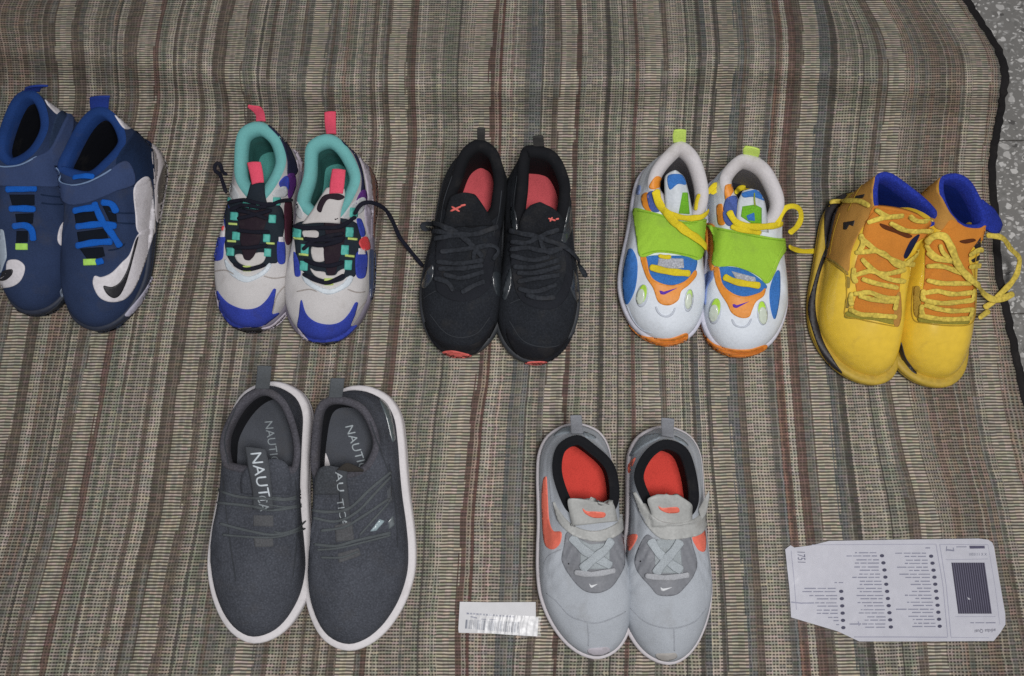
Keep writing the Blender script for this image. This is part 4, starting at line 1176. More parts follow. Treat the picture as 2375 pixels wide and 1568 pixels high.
X(s, 'bubble', oval(536, 1145, 40, 100, .1), creamb, 1.8)
Lc(s, [(328, 1180), (345, 1222), (390, 1246), (432, 1230), (452, 1188)], wseam, 12, name='toe_seam', thick=1, lift=.2)
Lc(s, [(140, 1165), (180, 1260), (240, 1330), (300, 1350)], wseam, 9, name='toe_seam', thick=1, lift=.2)
X(s, 'toe_bumper', [(120, 1275), (200, 1352), (300, 1380), (420, 1386), (528, 1352), (522, 1402), (440, 1437), (340, 1447), (240, 1422), (165, 1370)], gum, 1)
for k in range(3):
    Lc(s, [(210 - 14 * k, 1380 + 16 * k), (330, 1412 + 14 * k), (450, 1410 + 12 * k), (520, 1385 + 8 * k)], M('rubber', '#b96a22'), 7, name='sole_groove', thick=.8, lift=.1)
s.loft('tongue', [((400, 640, 72), (580, 640, 71)), ((390, 560, 78), (565, 560, 78)), ((385, 450, 85), (545, 455, 85)), ((385, 340, 91), (515, 345, 91)), ((420, 305, 93), (478, 308, 93))], M('leather', '#c0c6cc'), crown=5, thick=5)
X(s, 'tongue_patch', [(408, 332), (490, 325), (522, 388), (470, 385), (418, 420)], sky, .8)
X(s, 'tongue_label', [(500, 440), (532, 440), (545, 580), (475, 575)], green, .8, smooth=False)
X(s, 'strap', [(198, 548), (290, 562), (420, 602), (500, 626), (600, 622), (662, 614), (652, 720), (632, 800), (602, 877), (530, 857), (430, 837), (330, 832), (232, 857), (212, 740), (200, 640)], glime, 3, label='lime green strap')
Lc(s, [(208, 560), (300, 575), (420, 612), (500, 636), (650, 626)], M('suede', '#7fae2b'), 6, name='stitching', thick=.6, lift=.1)
Lc(s, [(238, 843), (330, 820), (430, 825), (530, 845), (596, 862)], M('suede', '#7fae2b'), 6, name='stitching', thick=.6, lift=.1)
Lc(s, [(328, 425), (345, 480), (390, 550), (460, 590), (540, 605), (610, 598), (662, 548)], ylace, 36, thick=2.2, lift=2)
Lc(s, [(322, 430), (350, 500), (420, 590), (500, 680), (590, 745), (640, 800)], ylace, 52, thick=2.2, lift=2)
Lc(s, [(290, 925), (400, 952), (545, 966)], ylace, 42, thick=2.2, lift=1.5)
Lc(s, [(345, 850), (385, 860), (425, 858)], ylace, 26, thick=2, lift=.5)
Lc(s, [(590, 560), (600, 500), (615, 450)], ylace, 26, thick=2, lift=1.2)
Lc(s, [(655, 450, 72), (685, 420, 68), (720, 385, 66), (725, 420, 64), (680, 445, 66)], ylace, 34, thick=2, lift=1)
s = D2
s.loft('heel_tab', [((895, 200, 88), (990, 215, 88)), ((892, 165, 97), (1002, 185, 97)), ((905, 142, 102), (1000, 165, 102))], limet, crown=1.5, thick=2)
X(s, 'collar_trim', [(775, 402), (800, 386), (836, 396), (820, 450), (782, 490)], org)
X(s, 'collar_trim', [(725, 530), (756, 514), (768, 560), (786, 602), (770, 650), (735, 642)], org)
X(s, 'quarter_panel', [(785, 482), (850, 470), (850, 580), (830, 650), (790, 652), (765, 590)], M('suede', '#4a5d9c'))
X(s, 'side_panel', [(1115, 945), (1130, 960), (1132, 1080), (1118, 1190), (1095, 1262), (1070, 1182), (1065, 1080), (1085, 1000)], sky)
X(s, 'side_panel', [(640, 985), (690, 950), (700, 990), (662, 1060), (652, 1170), (635, 1100)], lav)
X(s, 'throat_panel', [(738, 928), (900, 940), (1042, 1040), (1005, 1090), (900, 1117), (820, 1092), (757, 1030)], sky, .9)
X(s, 'vamp_panel', [(708, 930), (738, 930), (760, 1030), (820, 1090), (900, 1115), (1000, 1090), (1036, 1060), (1026, 1110), (976, 1150), (952, 1200), (930, 1247), (875, 1252), (820, 1220), (790, 1160), (740, 1080), (714, 1010)], org, 1.1)
X(s, 'tongue_window', [(818, 950), (972, 990), (978, 1028), (858, 1018)], M('knit', '#b9bbc4'), .5, smooth=False)
X(s, 'emblem', [(825, 1166), (836, 1163), (852, 1172), (935, 1146), (852, 1190), (830, 1185)], viol, .4, smooth=False)
X(s, 'bubble_ring', oval(712, 1210, 80, 170, .12), wseam, .5)
X(s, 'bubble_window', oval(716, 1190, 58, 128, .15), M('rubber', '#a9d544'), .6)
X(s, 'bubble', oval(706, 1222, 54, 110, .1), creamb, 1.8)
X(s, 'bubble_ring', oval(1018, 1222, 70, 160, -.05), wseam, .5)
X(s, 'bubble_window', oval(1016, 1200, 48, 108, -.05), M('rubber', '#a9d544'), .6)
X(s, 'bubble', oval(1020, 1238, 52, 110, -.05), creamb, 1.8)
Lc(s, [(822, 1262), (840, 1300), (885, 1314), (925, 1300), (947, 1258)], wseam, 12, name='toe_seam', thick=1, lift=.2)
X(s, 'toe_bumper', [(632, 1355), (700, 1416), (800, 1452), (930, 1457), (1042, 1428), (1032, 1466), (960, 1502), (860, 1522), (760, 1497), (678, 1440)], gum, 1)
for k in range(3):
    Lc(s, [(690 - 8 * k, 1430 + 14 * k), (800, 1470 + 14 * k), (930, 1475 + 12 * k), (1025, 1450 + 8 * k)], M('rubber', '#b96a22'), 7, name='sole_groove', thick=.8, lift=.1)
s.loft('tongue', [((845, 700, 71), (1060, 700, 71)), ((850, 600, 77), (1050, 600, 77)), ((860, 500, 83), (1035, 500, 83)), ((890, 430, 89), (1000, 430, 89))], M('leather', '#c0c6cc'), crown=5, thick=5)
X(s, 'tongue_patch', [(890, 442), (990, 420), (1030, 450), (1042, 495), (960, 468), (900, 472)], sky, .8)
X(s, 'tongue_label', [(890, 530), (970, 518), (1012, 540), (1012, 645), (945, 640), (880, 595)], green, .8, smooth=False)
X(s, 'tongue_mark', [(915, 590), (965, 570), (970, 625), (925, 620)], sky, .5, smooth=False)
X(s, 'strap_edge', [(653, 650), (712, 662), (718, 800), (708, 910), (690, 945), (662, 800)], org, 2)
X(s, 'strap', [(668, 650), (720, 664), (850, 690), (1010, 722), (1110, 738), (1192, 745), (1162, 810), (1122, 880), (1092, 960), (1046, 1032), (1000, 992), (930, 952), (830, 920), (712, 913), (718, 800), (705, 700)], glime, 3, label='lime green strap')
Lc(s, [(730, 680), (850, 702), (1010, 734), (1170, 757)], M('suede', '#7fae2b'), 6, name='stitching', thick=.6, lift=.1)
Lc(s, [(1165, 770), (1115, 870), (1080, 950), (1045, 1015)], M('suede', '#a9d24a'), 7, name='stitching', thick=.6, lift=.1)
for p, w in (([(830, 452), (880, 412), (962, 420)], 34), ([(805, 560), (835, 620), (900, 652), (1010, 662), (1135, 640)], 40), ([(815, 662), (930, 690), (1005, 702)], 34)):
    Lc(s, p, ylace, w, thick=2.2, lift=2)
Lc(s, [(1110, 660, 73), (1150, 560, 74), (1200, 530, 72), (1252, 545, 64), (1268, 600, 56), (1245, 660, 52), (1190, 708, 56)], ylace, 36, thick=2.2, label='yellow lace loop')
Lc(s, [(768, 985), (850, 1022), (1000, 1046)], ylace, 40, thick=2.2, lift=1.5)
Lc(s, [(965, 440), (965, 480), (970, 530)], M('fabric', '#8a9a3a'), 10, thick=1, lift=.5)
Lc(s, [(1185, 790, 40), (1215, 808, 28), (1270, 822, 14), (1330, 823, 6), (1400, 818, 3), (1480, 800, 3)], ylace, 34, thick=2.2, label='loose yellow lace end')

# ---- yellow high tops
dkh, orp, nav = M('leather', '#1f1b1f'), M('fabric', '#c67d31', None, .14), M('fabric', '#191d3c')
yl2, olive, ylsole = M('lace', '#cdb650'), M('suede', '#8e8536'), M('rubber', '#b79a35')
grime = M('gloss', '#a8882f', None, .2)
s = E1
X(s, 'rear_panel', [(556, 92), (540, 220), (548, 310), (500, 400), (452, 480), (402, 600), (385, 722), (330, 692), (240, 632), (262, 540), (310, 330), (400, 180), (480, 115)], tan, .8)
X(s, 'heel_counter', [(552, 92), (482, 115), (382, 180), (282, 250), (240, 320), (225, 420), (232, 560), (252, 572), (300, 350), (372, 230), (450, 150)], dkh, 1.3)
X(s, 'side_gap', [(238, 560), (246, 600), (228, 650), (196, 740), (170, 860), (166, 960), (182, 1060), (226, 1200), (300, 1325), (345, 1392), (252, 1322), (182, 1202), (135, 1060), (122, 950), (148, 830), (188, 690)], dkh, .8)
X(s, 'throat_panel', [(552, 295), (640, 330), (750, 380), (900, 430), (940, 460), (850, 520), (792, 570), (745, 660), (722, 770), (712, 900), (684, 1022), (560, 1010), (425, 978), (438, 860), (420, 740), (450, 600), (500, 430)], orp, .8)
s.loft('tongue', [((470, 520, 82), (800, 600, 74)), ((500, 410, 92), (880, 480, 84)), ((560, 320, 100), (930, 410, 92)), ((580, 300, 103), (900, 385, 96))], orp, crown=5, thick=5)
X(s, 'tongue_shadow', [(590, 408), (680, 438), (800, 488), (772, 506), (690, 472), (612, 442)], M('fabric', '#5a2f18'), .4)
X(s, 'tongue_edge', [(792, 522), (850, 482), (800, 582), (762, 640), (746, 622)], nav, .8)
X(s, 'side_hole', [(352, 402), (426, 390), (416, 428), (390, 418), (372, 450), (350, 450)], dkh, .4, smooth=False)
X(s, 'side_hole', [(420, 232), (492, 216), (480, 242), (430, 247)], dkh, .4, smooth=False)
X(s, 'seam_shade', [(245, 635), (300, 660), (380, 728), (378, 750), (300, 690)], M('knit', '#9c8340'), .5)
X(s, 'eyestay_edge', [(368, 990), (430, 982), (560, 1022), (682, 1032), (680, 1072), (540, 1042), (366, 1030)], olive, 1)
X(s, 'eyestay', [(690, 900), (722, 860), (730, 1000), (712, 1082), (682, 1072)], tan, .8)
X(s, 'eyestay', [(372, 760), (395, 770), (392, 830), (368, 825)], M('suede', '#8f7a3a'), .8)
X(s, 'eyestay', [(368, 900), (390, 900), (388, 960), (362, 955)], M('suede', '#8f7a3a'), .8)
for p in ([(560, 312), (640, 362), (745, 352)], [(505, 402), (600, 372), (742, 352)], [(650, 400), (760, 452), (945, 456)], [(750, 302), (800, 372), (855, 390), (948, 380)], [(462, 500), (560, 582), (700, 662), (825, 682)], [(430, 600), (560, 592), (620, 612), (720, 692), (830, 602), (880, 562)], [(430, 752), (520, 722), (620, 742), (752, 712)], [(470, 640), (530, 702), (640, 772), (752, 790)], [(470, 772), (560, 802), (705, 832)], [(420, 872), (520, 862), (600, 892), (705, 902)], [(450, 882), (560, 912), (695, 922)], [(390, 972), (480, 1002), (580, 1012), (695, 1022)], [(470, 480), (480, 540), (450, 600)], [(425, 700), (420, 760), (440, 800)], [(410, 860), (400, 910), (410, 950)], [(700, 880), (690, 930), (680, 980)]):
    Lc(s, p, yl2, 30, thick=1.6, lift=1.9)
Lc(s, [(268, 275), (330, 268), (400, 264), (465, 262), (535, 292)], yl2, 32, thick=2.6, lift=1.2, label='lace end lying over the tan rear')
s = E2
X(s, 'rear_panel', [(985, 92), (968, 180), (1002, 250), (1046, 335), (1100, 410), (1040, 450), (960, 440), (900, 330), (832, 208), (892, 130)], tan, .8)
X(s, 'heel_counter', [(978, 86), (892, 100), (782, 165), (832, 198), (892, 130)], dkh, 1.3)
X(s, 'throat_panel', [(1060, 385), (1150, 432), (1240, 440), (1290, 420), (1280, 500), (1202, 562), (1170, 640), (1200, 780), (1195, 1022), (1030, 1035), (868, 1020), (885, 760), (900, 540), (1000, 450)], orp, .8)
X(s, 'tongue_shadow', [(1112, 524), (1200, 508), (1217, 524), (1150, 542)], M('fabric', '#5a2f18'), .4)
X(s, 'side_hole', [(1208, 560), (1250, 500), (1252, 560), (1225, 590)], dkh, .4, smooth=False)
X(s, 'side_hole', [(1188, 650), (1250, 612), (1242, 650), (1200, 667)], dkh, .4, smooth=False)
s.loft('lining_flap', [((1265, 250, 100), (1282, 440, 88)), ((1300, 280, 96), (1330, 470, 80)), ((1340, 310, 88), (1375, 470, 70)), ((1365, 350, 80), (1398, 420, 66))], blu, crown=1, thick=4, label='blue lining folded out to the right')
X(s, 'side_gap', [(705, 1200), (732, 1190), (762, 1290), (832, 1392), (795, 1375), (740, 1300)], dkh, .8)
X(s, 'eyestay', [(818, 830), (855, 830), (858, 950), (850, 1030), (815, 1000)], M('suede', '#a58838'), .8)
X(s, 'eyestay_edge', [(840, 1030), (900, 1038), (1030, 1050), (1170, 1045), (1165, 1068), (1030, 1070), (850, 1055)], olive, 1)
for p in ([(900, 692), (1000, 692), (1135, 742)], [(900, 782), (1000, 802), (1185, 802)], [(870, 872), (960, 852), (1060, 872), (1195, 862)], [(880, 912), (1000, 932), (1195, 912)], [(880, 942), (980, 972), (1080, 982), (1195, 972)], [(850, 1012), (1000, 1036), (1175, 1030)], [(905, 600), (960, 642), (1085, 660)], [(1165, 622), (1230, 582), (1290, 590)], [(1165, 697), (1255, 682)], [(880, 840), (875, 890), (885, 920)], [(1195, 840), (1192, 890), (1185, 920)], [(870, 940), (868, 990), (880, 1020)], [(1190, 960), (1180, 1000), (1170, 1025)], [(900, 545), (930, 600), (990, 640), (1075, 650)]):
    Lc(s, p, yl2, 30, thick=1.6, lift=1.9)
Lc(s, [(905, 545), (955, 495), (1010, 495), (1050, 570), (1100, 690), (1165, 770), (1235, 840, 30), (1290, 890, 14), (1350, 912, 5), (1420, 892, 4), (1465, 868, 3.5)], yl2, 44, thick=2.4, lift=3, label='loose lace end on the mat edge')
Lc(s, [(1285, 490, 74), (1340, 492, 72), (1395, 510, 68), (1445, 580, 52), (1492, 625, 38), (1500, 660, 30), (1485, 740, 20), (1440, 810, 10), (1385, 865, 7), (1330, 925, 3.5), (1270, 965, 3)], yl2, 38, thick=2.4, label='big lace loop over the tiled floor')
Lc(s, [(1235, 1035, 22), (1265, 1010, 14), (1305, 985, 4)], yl2, 34, thick=2.4)
Lc(s, [(985, 545), (1000, 600), (1040, 640)], yl2, 26, thick=2.2, lift=2)

stE = M('fabric', '#a98a2e')
for s_, qs in ((E1, ([(250, 650), (310, 690), (365, 740), (372, 900), (358, 1010), (420, 1030), (560, 1060), (690, 1085)], [(330, 340), (290, 470), (262, 620)], [(500, 120), (440, 210), (380, 330)])),
               (E2, ([(812, 820), (800, 950), (815, 1045), (900, 1065), (1050, 1080), (1180, 1070), (1215, 1000), (1222, 860)], [(1215, 800), (1210, 700), (1225, 600)]))):
    for q in qs:
        s_.lace(q, stE, 7, thick=.7, lift=.15, name='stitching')

# ---- dark grey slip-ons
cord, patchg, ltr = M('fabric', '#54595c'), M('suede', '#56575a'), M('print', '#c4ccd2')
s = F1
s.loft('heel_tab', [((290, 165, 86), (366, 165, 86)), ((298, 100, 98), (374, 102, 98)), ((303, 40, 106), (378, 45, 106))], M('fabric', '#585c60'), crown=1, thick=2)
s.loft('tongue', [((215, 720, 70), (480, 720, 70)), ((215, 640, 76), (482, 640, 74)), ((245, 580, 80), (472, 585, 78)), ((330, 540, 82), (455, 550, 80)), ((385, 528, 83), (435, 536, 81))], gry, crown=4, thick=4)
s.loft('tongue_tab', [((278, 800, 73), (390, 800, 73)), ((275, 700, 79), (382, 710, 79)), ((252, 570, 87), (366, 560, 87)), ((236, 466, 91), (346, 480, 91))], M('fabric', '#4a4d52'), crown=2.2, thick=2.5)
s.text('NAUTI', (265, 495), (18, 88), (84, -8), ltr)
s.text('CA', (300, 725), (14, 62), (74, -6), M('print', '#8d9498'))
s.text('NAUTICA', (340, 330), (10, 62), (62, -6), M('print', '#8f979c'), label='lettering on the insole', insole=True)
for k, (p, w) in enumerate((([(82, 690), (200, 730), (360, 742), (450, 748), (530, 738)], 18), ([(380, 732), (460, 742), (530, 720)], 14), ([(92, 762), (280, 782), (380, 802), (540, 782)], 18), ([(360, 772), (450, 786), (540, 770)], 12), ([(105, 872), (260, 912), (400, 932), (545, 892)], 18), ([(120, 932), (280, 945), (420, 942), (555, 900)], 14), ([(390, 915), (470, 925), (560, 860)], 12))):
    Lc(s, p, cord, w * .72, name='elastic_cord', thick=1.3, lift=.25)
X(s, 'front_patch', [(284, 830), (387, 830), (389, 890), (284, 886)], patchg, .8, smooth=False)
X(s, 'front_patch', [(284, 942), (386, 945), (389, 995), (290, 998)], patchg, .8, smooth=False)
s = F2
s.loft('heel_tab', [((680, 212, 86), (752, 210, 86)), ((686, 155, 97), (760, 155, 97)), ((690, 108, 104), (766, 110, 104))], M('fabric', '#585c60'), crown=1, thick=2)
s.loft('tongue', [((600, 720, 75), (780, 720, 76)), ((605, 650, 79), (770, 650, 81)), ((625, 590, 83), (755, 600, 84)), ((655, 568, 85), (735, 575, 86))], M('knit', '#42454a'), crown=3, thick=4)
s.loft('tongue_tab', [((735, 900, 70), (800, 900, 70)), ((740, 760, 77), (790, 760, 78)), ((728, 650, 84), (778, 650, 84)), ((722, 590, 88), (780, 600, 88))], M('fabric', '#44474c'), crown=1.6, thick=2.5)
s.loft('tongue_fold', [((725, 588, 88), (735, 605, 86)), ((780, 552, 90), (790, 600, 87)), ((868, 590, 82), (865, 600, 80))], M('fabric', '#35322f'), crown=1, thick=2)
s.text('AU', (716, 600), (10, 80), (50, -4), M('print', '#a9b0b4'))
s.text('TICA', (722, 745), (12, 66), (50, -8), M('print', '#9aa1a5'))
s.text('NAUTIC', (766, 356), (22, 66), (62, -14), M('print', '#a9b2b7'), label='lettering on the insole', insole=True)
for p, w in (([(590, 802), (680, 812), (790, 792), (900, 692), (1010, 600)], 20), ([(600, 842), (720, 862), (830, 812), (920, 720), (1010, 622)], 18), ([(640, 912), (760, 892), (850, 842), (1000, 742)], 18), ([(845, 935), (920, 850), (1000, 760)], 14), ([(605, 982), (720, 992), (830, 962), (1010, 922)], 20), ([(620, 1012), (740, 1002), (1010, 935)], 14), ([(640, 1052), (750, 1052), (840, 1020)], 14)):
    Lc(s, p, cord, w * .72, name='elastic_cord', thick=1.3, lift=.25)
X(s, 'shiny_patch', [(900, 915), (950, 850), (978, 860), (932, 912)], M('gloss', '#8fa0a6'), .6, smooth=False)
X(s, 'side_tab', [(995, 860), (1022, 830), (1030, 880), (1000, 905)], M('gloss', '#5d6468'), .6, smooth=False)
X(s, 'side_tab', [(990, 700), (1012, 670), (1018, 750), (995, 770)], M('suede', '#55585d'), .6, smooth=False)
X(s, 'front_patch', [(715, 882), (805, 862), (816, 960), (720, 972)], patchg, .8, smooth=False)
X(s, 'front_patch', [(730, 1032), (840, 1002), (852, 1042), (736, 1082)], patchg, .8, smooth=False)
X(s, 'sole_window', [(950, 215), (1000, 262), (1032, 420), (1018, 440), (985, 310)], M('gloss', '#525d61'), .8)

for s_, qs in ((F1, ([(120, 620), (150, 900), (190, 1180)], [(505, 640), (515, 900), (490, 1160)], [(150, 560), (130, 420), (190, 260)])),
               (F2, ([(1000, 560), (1035, 800), (1045, 1000)], [(900, 330), (960, 500), (1005, 620)]))):
    for q in qs:
        s_.lace(q, M('fabric', '#3a3d42'), 6, thick=.6, lift=.1, name='stitching')

# ---- light grey trainers
dgr, pale, lstrap = M('leather', '#787a80'), M('fabric', '#a7aeb3'), M('leather', '#a5a6a4')
orn, hgr, tgr = M('leather', '#e5705c'), M('suede', '#868e95'), M('fabric', '#85878d')
sgr = M('fabric', '#989ca3')
s = G1
s.loft('heel_tab', [((345, 160, 82), (417, 160, 82)), ((342, 100, 94), (414, 98, 94)), ((340, 50, 101), (410, 48, 101))], tgr, crown=1, thick=2)
X(s, 'heel_panel', [(242, 172), (290, 125), (342, 118), (345, 148), (290, 158)], hgr)
X(s, 'heel_panel', [(415, 146), (480, 170), (495, 190), (440, 182)], hgr)
X(s, 'side_emblem', [(180, 430), (196, 420), (204, 560), (212, 680), (236, 748), (286, 758), (278, 825), (238, 862), (196, 846), (180, 800), (170, 680), (168, 520)], orn, .7, label='long orange curved emblem')
X(s, 'lace_panel', [(328, 755), (450, 805), (560, 805), (642, 745), (662, 800), (672, 930), (660, 985), (602, 1080), (540, 1120), (480, 1128), (420, 1110), (358, 1050), (300, 960), (290, 900), (305, 830)], dgr, .9)
X(s, 'tongue_window', [(400, 880), (350, 780), (460, 830), (560, 825), (596, 785), (582, 870), (576, 980), (402, 985)], M('fabric', '#a0a7ab'), .6, smooth=False)
s.loft('tongue', [((350, 720, 72), (630, 690, 70)), ((335, 640, 77), (622, 640, 75)), ((328, 560, 84), (605, 590, 81)), ((400, 550, 85), (575, 592, 82))], lstrap, crown=4, thick=4, wave=1.2)
X(s, 'tongue_emblem', [(415, 612), (442, 630), (500, 632), (552, 640), (545, 666), (480, 668), (430, 642)], orn, .5)
X(s, 'strap', [(245, 572), (262, 605), (330, 692), (420, 740), (520, 745), (622, 700), (648, 645), (656, 720), (622, 772), (530, 811), (440, 802), (350, 768), (278, 692)], lstrap, 3)
Lc(s, [(345, 780), (420, 862), (490, 905), (590, 965)], pale, 48, thick=1.4, lift=.6)
Lc(s, [(592, 798), (550, 862), (490, 912), (408, 985)], pale, 48, thick=1.4, lift=1.2)
Lc(s, [(365, 998), (480, 1010), (612, 988)], M('fabric', '#a9abb0'), 32, thick=2, lift=1.5)
X(s, 'toe_emblem', [(455, 1070), (468, 1082), (508, 1073), (472, 1097), (462, 1093)], M('print', '#d8dadd'), .3, smooth=False)
for q in ([(195, 1130), (260, 1182), (330, 1262), (400, 1292), (500, 1312), (620, 1272), (678, 1240)], [(445, 1312), (452, 1390), (450, 1452)], [(180, 950), (210, 900), (290, 860)], [(215, 440), (230, 600), (262, 690)]):
    Lc(s, q, sgr, 7, name='seam', thick=.5, lift=.0)
X(s, 'toe_bumper', [(450, 1470), (510, 1462), (572, 1460), (576, 1488), (512, 1508), (455, 1496)], M('foam', '#b5b0b8'), .8)
s = G2
s.loft('heel_tab', [((897, 172, 82), (967, 186, 82)), ((895, 120, 93), (971, 130, 93)), ((895, 65, 101), (976, 70, 101))], tgr, crown=1, thick=2)
X(s, 'heel_panel', [(700, 292), (760, 190), (850, 160), (892, 165), (880, 187), (790, 232), (722, 290)], hgr)
X(s, 'heel_panel', [(975, 172), (1030, 200), (1058, 235), (1000, 205)], hgr)
X(s, 'side_emblem', [(1085, 782), (1150, 735), (1165, 800), (1160, 870), (1130, 872), (1105, 842)], orn, .7)
X(s, 'side_emblem', [(695, 780), (745, 770), (746, 800), (702, 870), (690, 830)], orn, .7)
X(s, 'heel_emblem', [(695, 345), (738, 302), (722, 350), (697, 400)], orn, .6)
X(s, 'lace_panel', [(808, 772), (870, 805), (1000, 805), (1062, 770), (1086, 840), (1112, 940), (1092, 1020), (1040, 1090), (980, 1140), (880, 1141), (830, 1090), (760, 1010), (735, 940), (760, 850)], dgr, .9)
X(s, 'tongue_window', [(868, 800), (1012, 800), (1016, 900), (1027, 1010), (858, 1006), (855, 900)], M('fabric', '#a0a7ab'), .6, smooth=False)
s.loft('tongue', [((845, 720, 72), (1085, 700, 70)), ((832, 640, 77), (1085, 640, 75)), ((812, 560, 84), (1080, 585, 81)), ((870, 525, 86), (1000, 535, 86))], lstrap, crown=4, thick=4, wave=1.2)
X(s, 'tongue_emblem', [(878, 598), (902, 610), (992, 605), (1002, 635), (940, 641), (890, 621)], orn, .5)
X(s, 'strap', [(735, 512), (790, 590), (830, 642), (900, 690), (1000, 700), (1080, 682), (1150, 640), (1172, 660), (1132, 762), (1040, 791), (960, 801), (880, 786), (800, 692)], lstrap, 3)
s.loft('strap_end', [((1120, 620, 66), (1140, 690, 62)), ((1155, 560, 74), (1170, 640, 66)), ((1183, 508, 80), (1190, 540, 76))], lstrap, crown=1, thick=2.5)
Lc(s, [(828, 800), (880, 882), (960, 952), (1022, 992)], pale, 48, thick=1.4, lift=.6)
Lc(s, [(1012, 808), (960, 882), (900, 952), (858, 1012)], pale, 48, thick=1.4, lift=1.2)
Lc(s, [(802, 1020), (930, 1032), (1062, 1014)], M('fabric', '#a9abb0'), 32, thick=2, lift=1.5)
X(s, 'toe_emblem', [(890, 1092), (905, 1102), (962, 1093), (908, 1118), (894, 1113)], M('print', '#d8dadd'), .3, smooth=False)
for q in ([(690, 1200), (780, 1292), (870, 1332), (980, 1342), (1100, 1302), (1168, 1222)], [(970, 1342), (974, 1410), (975, 1482)], [(700, 520), (740, 600), (800, 690)]):
    Lc(s, q, sgr, 7, name='seam', thick=.5, lift=.0)
X(s, 'toe_bumper', [(862, 1500), (930, 1496), (982, 1495), (988, 1520), (930, 1541), (880, 1531)], M('foam', '#aaa7a4'), .8)
for s, y in ((G1, 975), (G2, 960)):
    X(s, 'stain', oval(330 if s is G1 else 768, y - 25, 10, 10), dkrub, .2)

# ------------------------------------------------------------------ the printed card and the small price label
class Flat:
    """a thin sheet lying on the mat: outlines in crop points, thickness and a gentle warp of its own"""
    def __init__(s, crop, root, base, warp):
        s.c, s.root, s.base, s.warp = crop, root, base, warp
        s.o = list(root.location)
    def z(s, p, lift):
        d = s.c.d(p)
        return s.base + lift + s.warp(p) + 1000 * float(mat_z(d[0], d[1]))
    def sheet(s, name, polys, mat, lift=0.0, t=.25, step=40, smooth_edges=False, label=None):
        verts, faces = [], []
        for poly in polys:
            P = np.array(poly, float)
            per = np.sum(np.linalg.norm(np.roll(P, -1, 0) - P, axis=1))
            B = P if not smooth_edges else crom(P, 60, True)
            if per > step * 6:
                B = resample(np.vstack([B, B[:1]]), int(per / step * 1.5), True) if smooth_edges else np.vstack([np.linspace(B[i], B[(i + 1) % len(B)], max(1, int(np.linalg.norm(B[(i + 1) % len(B)] - B[i]) / step)), endpoint=False) for i in range(len(B))])
            nb = len(B)
            inner = []
            x0, y0 = B.min(0); x1, y1 = B.max(0)
            if per > step * 6:
                for yy in np.arange(y0 + step / 2, y1, step):
                    for xx in np.arange(x0 + step / 2, x1, step):
                        if inside((xx, yy), B) and np.min(np.sum((B - (xx, yy)) ** 2, 1)) > (step * .4) ** 2: inner.append((xx, yy))
            if nb <= 4 and not inner:
                vs, fs = [Vector(q) for q in B], [(0, 1, 2), (0, 2, 3)] if nb == 4 else [(0, 1, 2)]
            else:
                vs, _, fs, *_ = delaunay_2d_cdt([Vector(q) for q in list(B) + inner], [(i, (i + 1) % nb) for i in range(nb)], [list(range(nb))], 1, 1e-5)
            b0 = len(verts)
            verts += [tuple(s.c.at(v, s.z(v, lift + t))) for v in vs]
            nv = len(vs)
            verts += [tuple(s.c.at(v, s.z(v, lift))) for v in vs]
            cnt = set()
            for f in fs:
                f = tuple(f)
                a, b, c = (Vector(verts[b0 + i]) for i in f)
                if (b - a).cross(c - a).z < 0: f = f[::-1]
                faces.append(tuple(b0 + i for i in f))
                for k in range(3): cnt.add((f[k], f[(k + 1) % 3]))
            for a, b in cnt:
                if (b, a) not in cnt: faces.append((b0 + b, b0 + a, b0 + nv + a, b0 + nv + b))
        return mesh_object(name, verts, faces, mat, s.root, smooth=False, origin=s.o, label=label)
    def text(s, name, body, org, xd, yd, mat, lift, label=None):
        vs, fs = glyphs(body, .5)
        polys = [[(org[0] + xd[0] * vs[i][0] + yd[0] * vs[i][1], org[1] + xd[1] * vs[i][0] + yd[1] * vs[i][1]) for i in f] for f in fs]
        return s.sheet(name, polys, mat, lift, .03, label=label)

def clear_film(name, rough, amount):
    m = bpy.data.materials.new(name); m.use_nodes = True
    nt = m.node_tree
    for n in list(nt.nodes): nt.nodes.remove(n)
    out = nt.nodes.new('ShaderNodeOutputMaterial')
    tr = nt.nodes.new('ShaderNodeBsdfTransparent'); tr.inputs[0].default_value = (.93, .93, .93, 1)
    gl = nt.nodes.new('ShaderNodeBsdfGlossy'); gl.inputs['Roughness'].default_value = rough; gl.inputs[0].default_value = (1, 1, 1, 1)
    mx = nt.nodes.new('ShaderNodeMixShader'); mx.inputs[0].default_value = amount
    tc = nt.nodes.new('ShaderNodeTexCoord'); nz = nt.nodes.new('ShaderNodeTexNoise'); nz.inputs['Scale'].default_value = 60
    bp = nt.nodes.new('ShaderNodeBump'); bp.inputs['Strength'].default_value = .5; bp.inputs['Distance'].default_value = .002
    nt.links.new(tc.outputs['Object'], nz.inputs['Vector']); nt.links.new(nz.outputs['Fac'], bp.inputs['Height']); nt.links.new(bp.outputs['Normal'], gl.inputs['Normal'])
    nt.links.new(tr.outputs[0], mx.inputs[1]); nt.links.new(gl.outputs[0], mx.inputs[2]); nt.links.new(mx.outputs[0], out.inputs[0])
    return m

